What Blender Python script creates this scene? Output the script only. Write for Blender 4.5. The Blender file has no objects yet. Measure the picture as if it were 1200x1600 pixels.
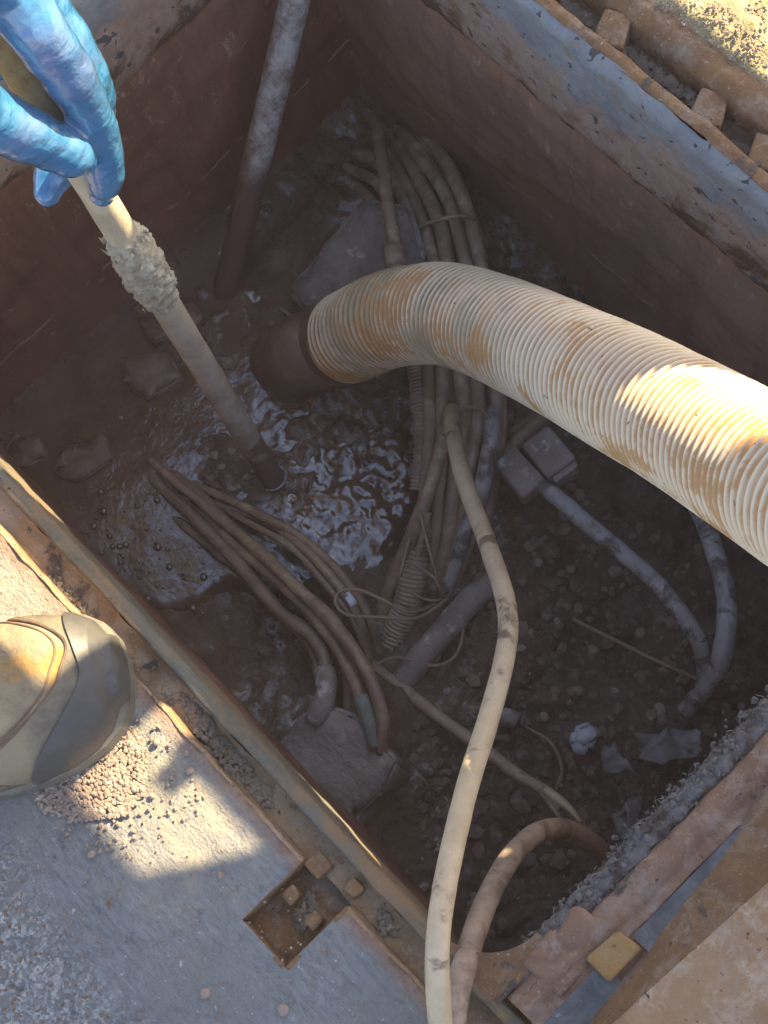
import bpy, bmesh, math, random
import numpy as np
from mathutils import Vector, Matrix

random.seed(7); RNG = np.random.default_rng(7)
C = bpy.context.scene.collection
SC = bpy.context.scene
PI = math.pi

# ------------------------------------------------------------------ camera
CAM = np.array([0.46884, -0.22943, 1.2])
RIGHT = np.array([0.68680247, 0.71603241, -0.12489979])
UP = np.array([-0.66951056, 0.69011028, 0.27477885])
FWD = np.array([-0.28294519, 0.10509707, -0.9533607])
FPX = 2600.0
cam_d = bpy.data.cameras.new('camera'); cam = bpy.data.objects.new('camera', cam_d); C.objects.link(cam)
m = Matrix((( *RIGHT[:1], UP[0], -FWD[0], CAM[0]), (RIGHT[1], UP[1], -FWD[1], CAM[1]),
            (RIGHT[2], UP[2], -FWD[2], CAM[2]), (0, 0, 0, 1)))
cam.matrix_world = m
cam_d.sensor_fit = 'VERTICAL'; cam_d.sensor_height = 24.0
cam_d.lens = 24.0 * FPX / 1600.0
cam_d.clip_start = 0.02; cam_d.clip_end = 400
SC.camera = cam
# ------------------------------------------------------------------ light
SUN_EL = 38.0
w = bpy.data.worlds.new('World'); SC.world = w; w.use_nodes = True
wn = w.node_tree.nodes; wl = w.node_tree.links
sky = wn.new('ShaderNodeTexSky'); sky.sky_type = 'NISHITA'; sky.sun_disc = False
sky.sun_elevation = math.radians(SUN_EL); sky.sun_rotation = 0.0
sky.dust_density = 1.6; sky.ozone_density = .8
bg = wn['Background']; bg.inputs['Strength'].default_value = 0.11
wl.new(sky.outputs[0], bg.inputs[0])
sd = bpy.data.lights.new('sun', 'SUN'); sun = bpy.data.objects.new('sun', sd); C.objects.link(sun)
sd.energy = 5.0; sd.angle = math.radians(0.4); sd.color = (1.0, 0.82, 0.51)
sun.rotation_euler = (math.radians(-(90 - SUN_EL)), 0, 0); sun.location = (0, 3, 3)
SC.view_settings.view_transform = 'Standard'; SC.view_settings.look = 'None'
SC.view_settings.exposure = 2.05; SC.view_settings.gamma = 1.0
SC.view_settings.use_curve_mapping = False
SC.cycles.max_bounces = 8; SC.cycles.diffuse_bounces = 5

# ------------------------------------------------------------------ helpers
def ray(px, py):
    return FWD + RIGHT * (px - 600) / FPX - UP * (py - 800) / FPX
def P(px, py, z):            # point at height z on a sight line
    d = ray(px, py); return CAM + d * (z - CAM[2]) / d[2]
def PD(px, py, dep):         # point at a distance along the view axis
    return CAM + ray(px, py) * dep

def _h(ix, iy, iz, seed):
    n = (ix * 374761393 + iy * 668265263 + iz * 2147483647 + seed * 1274126177) & 0xffffffff
    n = ((n ^ (n >> 13)) * 1274126177) & 0xffffffff
    return ((n ^ (n >> 16)) & 0xffff) / 65535.0
def vnoise(p, seed=0):
    p = np.asarray(p, float); i = np.floor(p).astype(np.int64); f = p - i; f = f * f * (3 - 2 * f)
    r = 0
    for dx in (0, 1):
        for dy in (0, 1):
            for dz in (0, 1):
                wgt = (f[:, 0] if dx else 1 - f[:, 0]) * (f[:, 1] if dy else 1 - f[:, 1]) * (f[:, 2] if dz else 1 - f[:, 2])
                r = r + wgt * _h(i[:, 0] + dx, i[:, 1] + dy, i[:, 2] + dz, seed)
    return r * 2 - 1
ROT = np.array(Matrix.Rotation(.9, 3, Vector((1, 2, 3)).normalized()))
def fbm(p, scale, octv=4, seed=0, gain=.5):
    p = (np.asarray(p, float) * scale) @ ROT; r = 0; a = 1
    for k in range(octv):
        r = r + a * vnoise(p + 17.3 * k, seed + k); p = (p * 2.03) @ ROT; a *= gain
    return r

def mesh_obj(name, verts, faces, mat, parent=None, smooth=True):
    me = bpy.data.meshes.new(name)
    me.from_pydata([tuple(map(float, v)) for v in verts], [], [tuple(map(int, f)) for f in faces])
    me.update()
    if smooth: me.polygons.foreach_set('use_smooth', [True] * len(me.polygons))
    if mat: me.materials.append(mat)
    o = bpy.data.objects.new(name, me); C.objects.link(o)
    if parent:
        o.parent = parent; o.matrix_parent_inverse = Matrix.Translation(-Vector(parent.location))
    return o
def recalc(o):
    bm = bmesh.new(); bm.from_mesh(o.data); bmesh.ops.recalc_face_normals(bm, faces=bm.faces); bm.to_mesh(o.data); bm.free()
    return o
def tag(o, label=None, cat=None, group=None, kind=None):
    if label: o['label'] = label
    if cat: o['category'] = cat
    if group: o['group'] = group
    if kind: o['kind'] = kind
    return o
def thing(name, loc, label, cat, group=None):
    o = bpy.data.objects.new(name, None); C.objects.link(o); o.location = tuple(map(float, loc))
    o.empty_display_size = .05
    return tag(o, label, cat, group)

def crom(pts, n, extra=None):
    pts = np.asarray(pts, float)
    q = np.vstack([2 * pts[0] - pts[1], pts, 2 * pts[-1] - pts[-2]])
    m_ = len(pts) - 1; t = np.linspace(0, m_, n); k = np.minimum(t.astype(int), m_ - 1); u = (t - k)[:, None]
    p0, p1, p2, p3 = q[k], q[k + 1], q[k + 2], q[k + 3]
    return .5 * (2 * p1 + (p2 - p0) * u + (2 * p0 - 5 * p1 + 4 * p2 - p3) * u ** 2 + (3 * p1 - p0 - 3 * p2 + p3) * u ** 3)
def even(path, step):
    d = np.r_[0, np.cumsum(np.linalg.norm(np.diff(path[:, :3], axis=0), axis=1))]
    n = max(4, int(d[-1] / step) + 1); s = np.linspace(0, d[-1], n)
    return np.stack([np.interp(s, d, path[:, k]) for k in range(path.shape[1])], 1), s
def tube_data(path, rad, seg=12, cap=True, relief=None):
    """path Nx3, rad N or callable; relief(s, theta)->delta radius"""
    n = len(path); t = np.gradient(path, axis=0); t /= np.linalg.norm(t, axis=1)[:, None] + 1e-12
    u = np.cross(t[0], [0, 0, 1.0]);
    if np.linalg.norm(u) < .1: u = np.cross(t[0], [0, 1.0, 0])
    u /= np.linalg.norm(u); U = [u]
    for i in range(1, n):
        u = U[-1] - t[i] * (U[-1] @ t[i]); u /= np.linalg.norm(u); U.append(u)
    U = np.array(U); V = np.cross(t, U)
    th = np.arange(seg) * 2 * PI / seg
    R = np.repeat(np.asarray(rad, float).reshape(-1, 1), seg, 1) if np.size(rad) > 1 else np.full((n, seg), float(rad))
    s = np.r_[0, np.cumsum(np.linalg.norm(np.diff(path, axis=0), axis=1))]
    rel = np.zeros((n, seg))
    if relief is not None:
        rel = relief(s[:, None], th[None, :]); R = R + rel
    v = path[:, None, :] + R[:, :, None] * (np.cos(th)[None, :, None] * U[:, None, :] + np.sin(th)[None, :, None] * V[:, None, :])
    v = v.reshape(-1, 3); f = []
    for i in range(n - 1):
        for j in range(seg):
            k = (j + 1) % seg
            f.append((i * seg + j, i * seg + k, (i + 1) * seg + k, (i + 1) * seg + j))
    if cap:
        f.append(tuple(range(seg))[::-1]); f.append(tuple((n - 1) * seg + j for j in range(seg)))
    return v, f, rel.reshape(-1)
def ico():
    bm = bmesh.new(); bmesh.ops.create_icosphere(bm, subdivisions=1, radius=1); v = np.array([x.co for x in bm.verts]); f = [tuple(w_.index for w_ in q.verts) for q in bm.faces]; bm.free(); return v, f
IV, IF = ico()
def pebble(c, r):
    v = IV * (1 + RNG.normal(0, .14, (len(IV), 1))) * np.array([1, RNG.uniform(.7, 1), RNG.uniform(.5, .8)]) * r
    a = RNG.uniform(0, 2 * PI); ca, sa = math.cos(a), math.sin(a); v = v @ np.array([[ca, sa, 0], [-sa, ca, 0], [0, 0, 1]])
    return v + np.asarray(c)
class MB:
    def __init__(s): s.v = []; s.f = []; s.n = 0
    def add(s, v, f):
        s.v.append(np.asarray(v, float)); s.f += [tuple(i + s.n for i in q) for q in f]; s.n += len(v); return s
    def box(s, c, size, rz=0, jit=0):
        c = np.asarray(c, float); h = np.asarray(size, float) / 2
        v = np.array([[x, y, z] for x in (-1, 1) for y in (-1, 1) for z in (-1, 1)]) * h
        if jit: v = v + RNG.normal(0, jit, v.shape)
        cz, sz = math.cos(rz), math.sin(rz); v = v @ np.array([[cz, sz, 0], [-sz, cz, 0], [0, 0, 1]]) + c
        return s.add(v, [(0, 1, 3, 2), (4, 6, 7, 5), (0, 4, 5, 1), (2, 3, 7, 6), (0, 2, 6, 4), (1, 5, 7, 3)])
    def obj(s, name, mat, parent=None, smooth=False):
        return mesh_obj(name, np.vstack(s.v), s.f, mat, parent, smooth)
def cable(name, pts, r, mat, parent=None, seg=10, lump=.06, step=.004, relief=None, seed=None, taper=None, wig=.3):
    p = crom(pts, len(pts) * 24); p, s = even(p, step)
    seed = random.randint(0, 9999) if seed is None else seed
    p = p + np.stack([fbm(np.c_[s * 11, s * 0, s * 0], 1, 3, seed + k) for k in range(3)], 1) * r * wig
    rr = r * (1 + lump * fbm(np.c_[s * 40, s * 0 + seed, s * 0], 1, 3, seed))
    if taper is not None: rr = rr * np.interp(s / s[-1], taper[0], taper[1])
    v, f, rel = tube_data(p, rr, seg, True, relief)
    o = mesh_obj(name, v, f, mat, parent)
    if relief is not None:
        a = o.data.attributes.new('rib', 'FLOAT', 'POINT'); a.data.foreach_set('value', rel.astype(np.float32))
    return o

# ------------------------------------------------------------------ materials
class NT:
    def __init__(s, name):
        s.m = bpy.data.materials.new(name); s.m.use_nodes = True; s.t = s.m.node_tree; s.N = s.t.nodes; s.L = s.t.links
        s.b = s.N['Principled BSDF']; s.co = s.N.new('ShaderNodeTexCoord').outputs['Object']
    def scaled(s, sc):
        mp = s.N.new('ShaderNodeMapping'); mp.inputs['Scale'].default_value = sc; s.L.new(s.co, mp.inputs[0]); return mp.outputs[0]
    def noise(s, scale, detail=6, rough=.6, dist=0, vec=None, lo=None, hi=None):
        n = s.N.new('ShaderNodeTexNoise'); n.inputs['Scale'].default_value = scale; n.inputs['Detail'].default_value = detail
        n.inputs['Roughness'].default_value = rough; n.inputs['Distortion'].default_value = dist
        s.L.new(vec or s.co, n.inputs['Vector']); o = n.outputs['Fac']
        return s.ramp(o, lo, hi) if lo is not None else o
    def voro(s, scale, feature='F1', vec=None, out='Distance', lo=None, hi=None):
        n = s.N.new('ShaderNodeTexVoronoi'); n.inputs['Scale'].default_value = scale; n.feature = feature
        s.L.new(vec or s.co, n.inputs['Vector']); o = n.outputs[out]
        return s.ramp(o, lo, hi) if lo is not None else o
    def ramp(s, x, lo, hi, a=0, b=1):
        n = s.N.new('ShaderNodeMapRange'); n.clamp = True
        n.inputs['From Min'].default_value = lo; n.inputs['From Max'].default_value = hi
        n.inputs['To Min'].default_value = a; n.inputs['To Max'].default_value = b
        s.L.new(x, n.inputs['Value']); return n.outputs[0]
    def math(s, op, a, b):
        n = s.N.new('ShaderNodeMath'); n.operation = op
        for k, x in enumerate((a, b)):
            if isinstance(x, (int, float)): n.inputs[k].default_value = x
            else: s.L.new(x, n.inputs[k])
        return n.outputs[0]
    def mix(s, fac, a, b):
        n = s.N.new('ShaderNodeMix'); n.data_type = 'RGBA'
        if isinstance(fac, (int, float)): n.inputs[0].default_value = fac
        else: s.L.new(fac, n.inputs[0])
        for k, x in ((6, a), (7, b)):
            if isinstance(x, tuple): n.inputs[k].default_value = (*x, 1)
            else: s.L.new(x, n.inputs[k])
        return n.outputs[2]
    def attr(s, name):
        n = s.N.new('ShaderNodeAttribute'); n.attribute_name = name; return n.outputs['Fac']
    def axis(s, k):
        n = s.N.new('ShaderNodeSeparateXYZ'); s.L.new(s.co, n.inputs[0]); return n.outputs[k]
    def out(s, col, rough=.7, bumps=(), metallic=0, coat=0, spec=.5):
        if isinstance(col, tuple): s.b.inputs['Base Color'].default_value = (*col, 1)
        else: s.L.new(col, s.b.inputs['Base Color'])
        if isinstance(rough, (int, float)): s.b.inputs['Roughness'].default_value = rough
        else: s.L.new(rough, s.b.inputs['Roughness'])
        s.b.inputs['Metallic'].default_value = metallic; s.b.inputs['Coat Weight'].default_value = coat
        s.b.inputs['Coat Roughness'].default_value = .08
        s.b.inputs['Specular IOR Level'].default_value = spec
        last = None
        for h, st, ds in bumps:
            n = s.N.new('ShaderNodeBump'); n.inputs['Strength'].default_value = st; n.inputs['Distance'].default_value = ds
            s.L.new(h, n.inputs['Height'])
            if last is not None: s.L.new(last, n.inputs['Normal'])
            last = n.outputs[0]
        if last is not None: s.L.new(last, s.b.inputs['Normal'])
        return s.m
def simple(name, c1, c2, scale=10, rough=.75, bump=.5, bscale=80, bd=.004, c3=None, s3=30, t3=(.58, .68), lo=.35, hi=.65, spec=.4, coat=0):
    k = NT(name); col = k.mix(k.noise(scale, 8, .65, .3, lo=lo, hi=hi), c1, c2)
    if c3: col = k.mix(k.noise(s3, 6, .6, lo=t3[0], hi=t3[1]), col, c3)
    return k.out(col, rough, [(k.noise(bscale, 8, .65), bump, bd)], spec=spec, coat=coat)

def mat_ground():
    k = NT('pavement concrete')
    fib = k.noise(1, 6, .7, .6, vec=k.scaled((70, 260, 70)))
    base = k.mix(k.ramp(fib, .3, .7), (.165, .165, .17), (.33, .325, .32))
    base = k.mix(k.noise(9, 5, .6, .4, lo=.45, hi=.7), base, (.25, .235, .22))
    # rough aggregate away from the frame (far -y)
    far = k.ramp(k.math('ADD', k.axis(1), k.math('MULTIPLY', k.noise(7, 4), .10)), -.415, -.455)
    agg = k.voro(430, out='Color'); sp = k.N.new('ShaderNodeSeparateColor'); k.L.new(agg, sp.inputs[0])
    ac = k.mix(k.ramp(sp.outputs[0], .35, 1.0), (.20, .195, .195), (.56, .55, .52))
    ac = k.mix(k.noise(120, 7, .7, lo=.4, hi=.7), ac, (.25, .245, .245))
    ac = k.mix(k.ramp(sp.outputs[1], .93, .95), ac, (.26, .12, .05))
    base = k.mix(far, base, ac)
    base = k.mix(k.noise(55, 6, .6, lo=.66, hi=.70), base, (.62, .60, .55))
    base = k.mix(k.noise(1, 4, .6, vec=k.scaled((240, 420, 240)), lo=.68, hi=.72), base, (.72, .71, .69))
    base = k.mix(k.noise(42, 7, .7, lo=.58, hi=.68), base, (.13, .125, .125))
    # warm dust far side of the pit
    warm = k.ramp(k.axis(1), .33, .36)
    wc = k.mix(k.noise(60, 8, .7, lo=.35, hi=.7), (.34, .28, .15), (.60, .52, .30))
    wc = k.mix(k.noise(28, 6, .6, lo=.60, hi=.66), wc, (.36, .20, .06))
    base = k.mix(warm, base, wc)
    sun_sand = k.math('MULTIPLY', k.ramp(k.math('ADD', k.axis(1), k.math('MULTIPLY', k.noise(10, 5), .12)), -.40, -.32), k.noise(30, 8, .75, lo=.38, hi=.62))  # sandy tint, part dirt, part warm sunlight painted in near the sun patches
    sun_sand = k.math('MULTIPLY', sun_sand, k.ramp(k.axis(1), .1, .0)); sun_sand = k.math('MULTIPLY', sun_sand, k.ramp(k.axis(0), .26, .20, .15, .7))
    base = k.mix(sun_sand, base, (.46, .39, .28))
    # rusty dirt right beside the rail
    near = k.ramp(k.math('ADD', k.axis(1), k.math('MULTIPLY', k.noise(60, 5), .012)), -.326, -.313)
    near = k.math('MULTIPLY', near, k.ramp(k.axis(1), .0, -.1))
    base = k.mix(near, base, k.mix(k.noise(70, 5, lo=.4, hi=.6), (.40, .25, .17), (.30, .17, .11)))
    rs = k.noise(24, 4, .55, lo=.69, hi=.73)
    base = k.mix(rs, base, (.22, .13, .08))
    cb = k.voro(430)
    return k.out(base, .85, [(k.noise(180, 8, .75), .9, .004), (fib, .5, .003), (cb, .35, .002)], spec=.3)
M = {}
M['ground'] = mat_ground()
def mat_rust(name, c=((.30, .155, .065), (.20, .11, .06), (.36, .25, .17)), rough=.75):
    k = NT(name)
    col = k.mix(k.noise(14, 9, .72, .5, lo=.38, hi=.62), c[0], c[1])
    col = k.mix(k.noise(38, 9, .75, .3, lo=.50, hi=.64), col, c[2])
    col = k.mix(k.noise(9, 7, .7, .4, lo=.54, hi=.66), col, tuple(.55 * a + .45 * g for a, g in zip(c[2], (.30, .27, .25))))
    col = k.mix(k.noise(27, 6, .65, .6, lo=.60, hi=.66), col, (.11, .08, .065))
    col = k.mix(k.noise(210, 5, .7, lo=.60, hi=.70), col, (.46, .37, .29))
    col = k.mix(k.noise(160, 5, .7, lo=.62, hi=.68), col, (.09, .06, .045))
    rg = k.ramp(k.noise(60, 4), .3, .7, .6, .92)
    return k.out(col, rg, [(k.noise(150, 9, .75), .9, .004), (k.noise(36, 6, .6), .5, .008)], spec=.3)
M['rust'] = mat_rust('rusty cast iron')
M['rust_dirt'] = mat_rust('dusty rust', ((.40, .255, .14), (.29, .18, .10), (.46, .34, .23)))
M['rust_dark'] = mat_rust('dark rusty iron', ((.20, .115, .065), (.13, .08, .055), (.27, .19, .13)))
M['rust_bright'] = mat_rust('bright rust', ((.37, .215, .135), (.26, .145, .095), (.45, .33, .26)))
M['rust_pale'] = mat_rust('pale orange rust', ((.52, .31, .17), (.42, .235, .12), (.62, .46, .33)))
M['rust_orange'] = mat_rust('orange rust', ((.50, .27, .09), (.36, .19, .08), (.45, .30, .16)))
def mat_lip():
    k = NT('grey worn iron')
    f = k.noise(1, 7, .7, .4, vec=k.scaled((9, 90, 90)))
    col = k.mix(k.ramp(f, .35, .65), (.205, .19, .15), (.105, .092, .07))
    col = k.mix(k.noise(12, 8, .7, lo=.46, hi=.58), col, (.27, .18, .105))
    col = k.mix(k.noise(60, 4, .5, lo=.68, hi=.71), col, (.05, .045, .04))
    return k.out(col, .72, [(k.noise(140, 9, .75), .9, .004), (f, .5, .004)], spec=.3)
M['lip'] = mat_lip()
def mat_face():
    k = NT('painted iron face')
    z = k.axis(2); zz = k.math('ADD', z, k.math('MULTIPLY', k.math('SUBTRACT', k.noise(13, 8, .7, .5), .5), .24))
    g = k.mix(k.noise(22, 8, .7, .4, lo=.35, hi=.65), (.24, .25, .275), (.37, .375, .385))
    f = k.noise(1, 6, .7, .8, vec=k.scaled((60, 60, 20)))
    p = k.mix(k.ramp(f, .35, .65), (.40, .26, .195), (.46, .34, .27))
    g = k.mix(k.noise(48, 7, .7, .4, lo=.56, hi=.66), g, (.34, .255, .20))
    p = k.mix(k.noise(30, 6, .6, lo=.58, hi=.68), p, (.30, .17, .09))
    col = k.mix(k.ramp(zz, -.045, -.075), g, p)
    col = k.mix(k.ramp(zz, -.125, -.145), col, (.15, .085, .05))
    # dark flakes
    col = k.mix(k.noise(34, 3, .5, .6, lo=.645, hi=.66), col, (.10, .10, .105))
    col = k.mix(k.noise(95, 3, .5, lo=.655, hi=.68), col, (.09, .085, .085))
    col = k.mix(k.noise(150, 6, .7, lo=.66, hi=.74), col, (.5, .49, .47))
    return k.out(col, .7, [(k.noise(110, 9, .75), .9, .005), (k.noise(26, 5, .6), .5, .01)], spec=.3)
M['face'] = mat_face()
def mat_wall(name, c1, c2, c3, rust):
    k = NT(name)
    v = k.scaled((14, 14, 5)); col = k.mix(k.ramp(k.noise(1, 8, .65, .6, vec=v), .3, .7), c1, c2)
    col = k.mix(k.noise(26, 9, .75, .8, lo=.60, hi=.72), col, c3)
    zz = k.math('ADD', k.axis(2), k.math('MULTIPLY', k.math('SUBTRACT', k.noise(16, 6, .65, .6), .5), .14))
    col = k.mix(k.ramp(zz, -.185, -.15), col, rust)
    col = k.mix(k.noise(170, 4, .6, lo=.72, hi=.75), col, (.30, .26, .22))
    spl = k.math('MULTIPLY', k.noise(1, 7, .75, .6, vec=k.scaled((48, 48, 20)), lo=.58, hi=.66), k.ramp(zz, -.34, -.20))
    col = k.mix(k.math('MULTIPLY', spl, .7), col, tuple(min(.6, x_ * 1.5) for x_ in c3))
    dr = k.noise(1, 5, .6, .2, vec=k.scaled((60, 60, 4)), lo=.50, hi=.72); col = k.mix(k.math('MULTIPLY', dr, .45), col, tuple(x_ * .55 for x_ in c2))
    tl = k.math('ABSOLUTE', k.math('ADD', k.math('ADD', k.axis(2), .392), k.math('MULTIPLY', k.math('SUBTRACT', k.noise(20, 4), .5), .03)), 0)
    col = k.mix(k.math('MULTIPLY', k.ramp(tl, .003, .0012), k.noise(24, 4, lo=.45, hi=.55)), col, (.42, .33, .27))
    wet = k.ramp(zz, -.30, -.42, .8, .38)
    return k.out(col, wet, [(k.noise(60, 9, .7), .5, .005)], spec=.4)
M['wall_far'] = mat_wall('grey pit wall', (0.346, 0.219, 0.160), (0.235, 0.138, 0.102), (0.445, 0.312, 0.236), (0.396, 0.219, 0.139))
M['wall_left'] = mat_wall('mud washed pit wall', (0.282, 0.131, 0.086), (0.197, 0.089, 0.060), (0.472, 0.288, 0.205), (0.314, 0.155, 0.108))
def mat_floor():
    k = NT('wet mud and rubble')
    wetx = k.math('ADD', k.math('ADD', k.axis(0), k.math('MULTIPLY', k.axis(1), .55)), k.math('MULTIPLY', k.math('SUBTRACT', k.noise(9, 4), .5), .10))
    dry = k.ramp(wetx, .10, .20)
    mud = k.mix(k.noise(13, 7, .6, .5, lo=.35, hi=.65), (.165, .102, .064), (.105, .066, .042))
    soil = k.mix(k.noise(40, 9, .75, .3, lo=.35, hi=.7), (.085, .057, .044), (.16, .112, .086))
    soil = k.mix(k.voro(150, out='Distance', lo=.14, hi=.05), soil, (.28, .225, .19))
    soil = k.mix(k.noise(95, 5, .6, lo=.69, hi=.74), soil, (.36, .31, .27))
    col = k.mix(dry, mud, soil)
    col = k.mix(k.noise(190, 3, .6, lo=.72, hi=.76), col, (.16, .13, .11))
    cx = wetc
    dx = k.math('SUBTRACT', k.axis(0), float(cx[0])); dy = k.math('SUBTRACT', k.axis(1), float(cx[1]))
    r2 = k.math('ADD', k.math('MULTIPLY', dx, dx), k.math('MULTIPLY', dy, dy))
    gl = k.math('ADD', k.ramp(r2, .016, .002, 0, .75), k.noise(14, 5, .6, .5, lo=.47, hi=.60))
    gl = k.math('MINIMUM', gl, 1.0); dry = k.math('MAXIMUM', dry, k.math('SUBTRACT', 1.0, gl))
    rough = k.ramp(dry, 0, 1, .12, .8)
    rough = k.math('ADD', rough, k.math('MULTIPLY', k.noise(30, 5, lo=.45, hi=.7), .25))
    m_ = k.out(col, rough, [(k.noise(60, 6, .6, .6), .8, .010), (k.noise(190, 4, .55, .3), .7, .004)], spec=.7)
    k.L.new(k.ramp(dry, .25, .75, .6, 0), k.b.inputs['Coat Weight']); k.b.inputs['Coat Roughness'].default_value = .07; k.b.inputs['Coat IOR'].default_value = 1.6
    return m_
wetc = P(560, 735, -.48)
M['floor'] = mat_floor()
def mat_water():
    k = NT('muddy water')
    col = k.mix(k.noise(10, 4, .5, .8, lo=.35, hi=.65), (.115, .072, .047), (.085, .053, .036))
    bub = k.voro(58, lo=.30, hi=.22)
    silt = k.noise(24, 7, .7, .5, lo=.42, hi=.70); col = k.mix(silt, col, (.15, .096, .062)); col = k.mix(k.noise(120, 5, .7, lo=.64, hi=.72), col, (.22, .155, .11))
    k.b.inputs['Coat IOR'].default_value = 1.6
    return k.out(col, k.ramp(silt, 0, 1, .06, .20), [(k.noise(27, 4, .55), .35, .008), (k.noise(105, 4, .55), .26, .003)], spec=1.0, coat=.4)
M['water'] = mat_water()
def mat_cable(name, c1, c2, mud, mt=(.45, .6), rough=.6, sc=28):
    k = NT(name); col = k.mix(k.noise(60, 6, .6, lo=.35, hi=.65), c1, c2)
    col = k.mix(k.noise(sc, 8, .65, .4, lo=mt[0], hi=mt[1]), col, mud)
    col = k.mix(k.noise(230, 3, .6, lo=.70, hi=.74), col, (.28, .24, .2))
    return k.out(col, rough, [(k.noise(150, 7, .7), .5, .002)], spec=.45)
M['cable_brown'] = mat_cable('muddy brown cable', (0.459, 0.337, 0.245), (0.337, 0.241, 0.176), (0.261, 0.176, 0.122), mt=(.40, .54))
M['cable_dark'] = mat_cable('dark muddy cable', (0.315, 0.225, 0.160), (0.225, 0.156, 0.116), (0.180, 0.120, 0.087), rough=.4, mt=(.40, .54))
M['cable_olive'] = mat_cable('olive muddy cable', (0.411, 0.308, 0.187), (0.309, 0.222, 0.140), (0.219, 0.147, 0.100), rough=.4, mt=(.40, .54))
M['cable_grey'] = mat_cable('pale grey cable', (0.390, 0.383, 0.383), (0.300, 0.285, 0.277), (0.128, 0.105, 0.093), mt=(.5, .6), sc=40)
M['cable_cream'] = mat_cable('cream cable', (.62, .47, .30), (.50, .37, .23), (.19, .13, .085), mt=(.56, .63), rough=.5, sc=20)
M['cable_buff'] = mat_cable('buff cable', (0.432, 0.312, 0.228), (0.348, 0.240, 0.168), (0.204, 0.132, 0.096), mt=(.50, .62))
M['conduit'] = mat_cable('corrugated conduit', (0.392, 0.280, 0.216), (0.280, 0.202, 0.151), (0.210, 0.140, 0.108))
M['concrete'] = simple('muddy concrete', (0.376, 0.320, 0.287), (0.221, 0.177, 0.155), 16, .8, .8, 70, .006, (0.552, 0.498, 0.452), 45)
M['concrete_dark'] = simple('dark muddy concrete', (0.315, 0.238, 0.195), (0.206, 0.146, 0.118), 16, .6, .8, 70, .006, (0.630, 0.518, 0.441), 60, (.66, .72))
M['slab'] = simple('gritty grey slab', (0.300, 0.254, 0.218), (0.180, 0.147, 0.127), 26, .85, .9, 90, .006, (0.432, 0.378, 0.322), 60, (.60, .68))
M['lump'] = simple('pale muddy concrete', (.40, .345, .30), (.24, .20, .17), 22, .85, .9, 90, .006, (.5, .45, .4), 60, (.60, .68))
M['stone'] = simple('stone', (0.340, 0.272, 0.221), (0.187, 0.145, 0.119), 20, .8, .5, 90, .003, (0.510, 0.442, 0.340), 40)
M['stone_dark'] = simple('dark stone', (0.237, 0.168, 0.136), (0.143, 0.100, 0.083), 20, .75, .5, 90, .003, (0.504, 0.396, 0.323), 60, (.62, .7))
M['gravel'] = simple('gravel', (.34, .255, .20), (.22, .16, .125), 55, .85, .4, 200, .002, (.48, .40, .32), 90)
M['gravel_dark'] = simple('dirty gravel', (.21, .165, .12), (.13, .10, .07), 55, .8, .4, 200, .002, (.3, .24, .17), 90)
M['wire'] = simple('thin wire', (0.328, 0.214, 0.151), (0.227, 0.151, 0.113), 40, .5, .2, 200, .001)
M['foam'] = simple('white foam', (.62, .66, .70), (.45, .48, .52), 60, .7, .8, 120, .004)
M['plastic'] = simple('dirty plastic film', (0.153, 0.144, 0.140), (0.234, 0.225, 0.225), 30, .35, .5, 60, .004)
def mat_hose():
    k = NT('cream ribbed hose'); rib = k.attr('rib')
    base = k.mix(k.noise(9, 6, .6, lo=.35, hi=.65), (.60, .395, .25), (.53, .34, .20))
    base = k.mix(k.noise(7, 4, .6, .3, lo=.45, hi=.62), base, (.58, .31, .16))
    r = k.ramp(rib, -.0006, .0014)
    base = k.mix(r, k.mix(k.noise(30, 6, .7, lo=.35, hi=.65), base, (.48, .29, .165)), (.74, .60, .41))
    # grime held in the valleys, more of it near the bend
    ax = k.ramp(k.math('ADD', k.axis(0), k.math('MULTIPLY', k.noise(14, 4), .10)), .22, .02)
    val = k.math('MULTIPLY', k.ramp(rib, .0012, -.0008), k.math('MULTIPLY', ax, k.noise(24, 6, .7, .5, lo=.42, hi=.56)))
    base = k.mix(val, base, (.20, .14, .07))
    ol = k.math('MULTIPLY', ax, k.noise(12, 5, .6, .3, lo=.48, hi=.62))
    base = k.mix(k.math('MULTIPLY', ol, .8), base, (.31, .235, .12))
    st = k.math('SUBTRACT', k.math('ADD', k.noise(15, 6, .68, .5), k.math('MULTIPLY', k.noise(70, 4, .6), .14)), k.math('MULTIPLY', rib, 45.0)); st = k.ramp(st, .55, .64)
    base = k.mix(k.math('MULTIPLY', st, .85), base, (.46, .215, .06))
    base = k.mix(k.noise(120, 4, .6, lo=.69, hi=.72), base, (.16, .11, .07))
    base = k.mix(k.noise(62, 5, .6, lo=.70, hi=.74), base, (.20, .13, .08))
    return k.out(base, .45, [(k.noise(160, 6, .6), .25, .001)], spec=.5)
M['hose'] = mat_hose()
M['hose_mud'] = mat_cable('mud coated hose end', (0.219, 0.146, 0.106), (0.156, 0.101, 0.072), (0.150, 0.095, 0.066), rough=.45)
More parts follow.
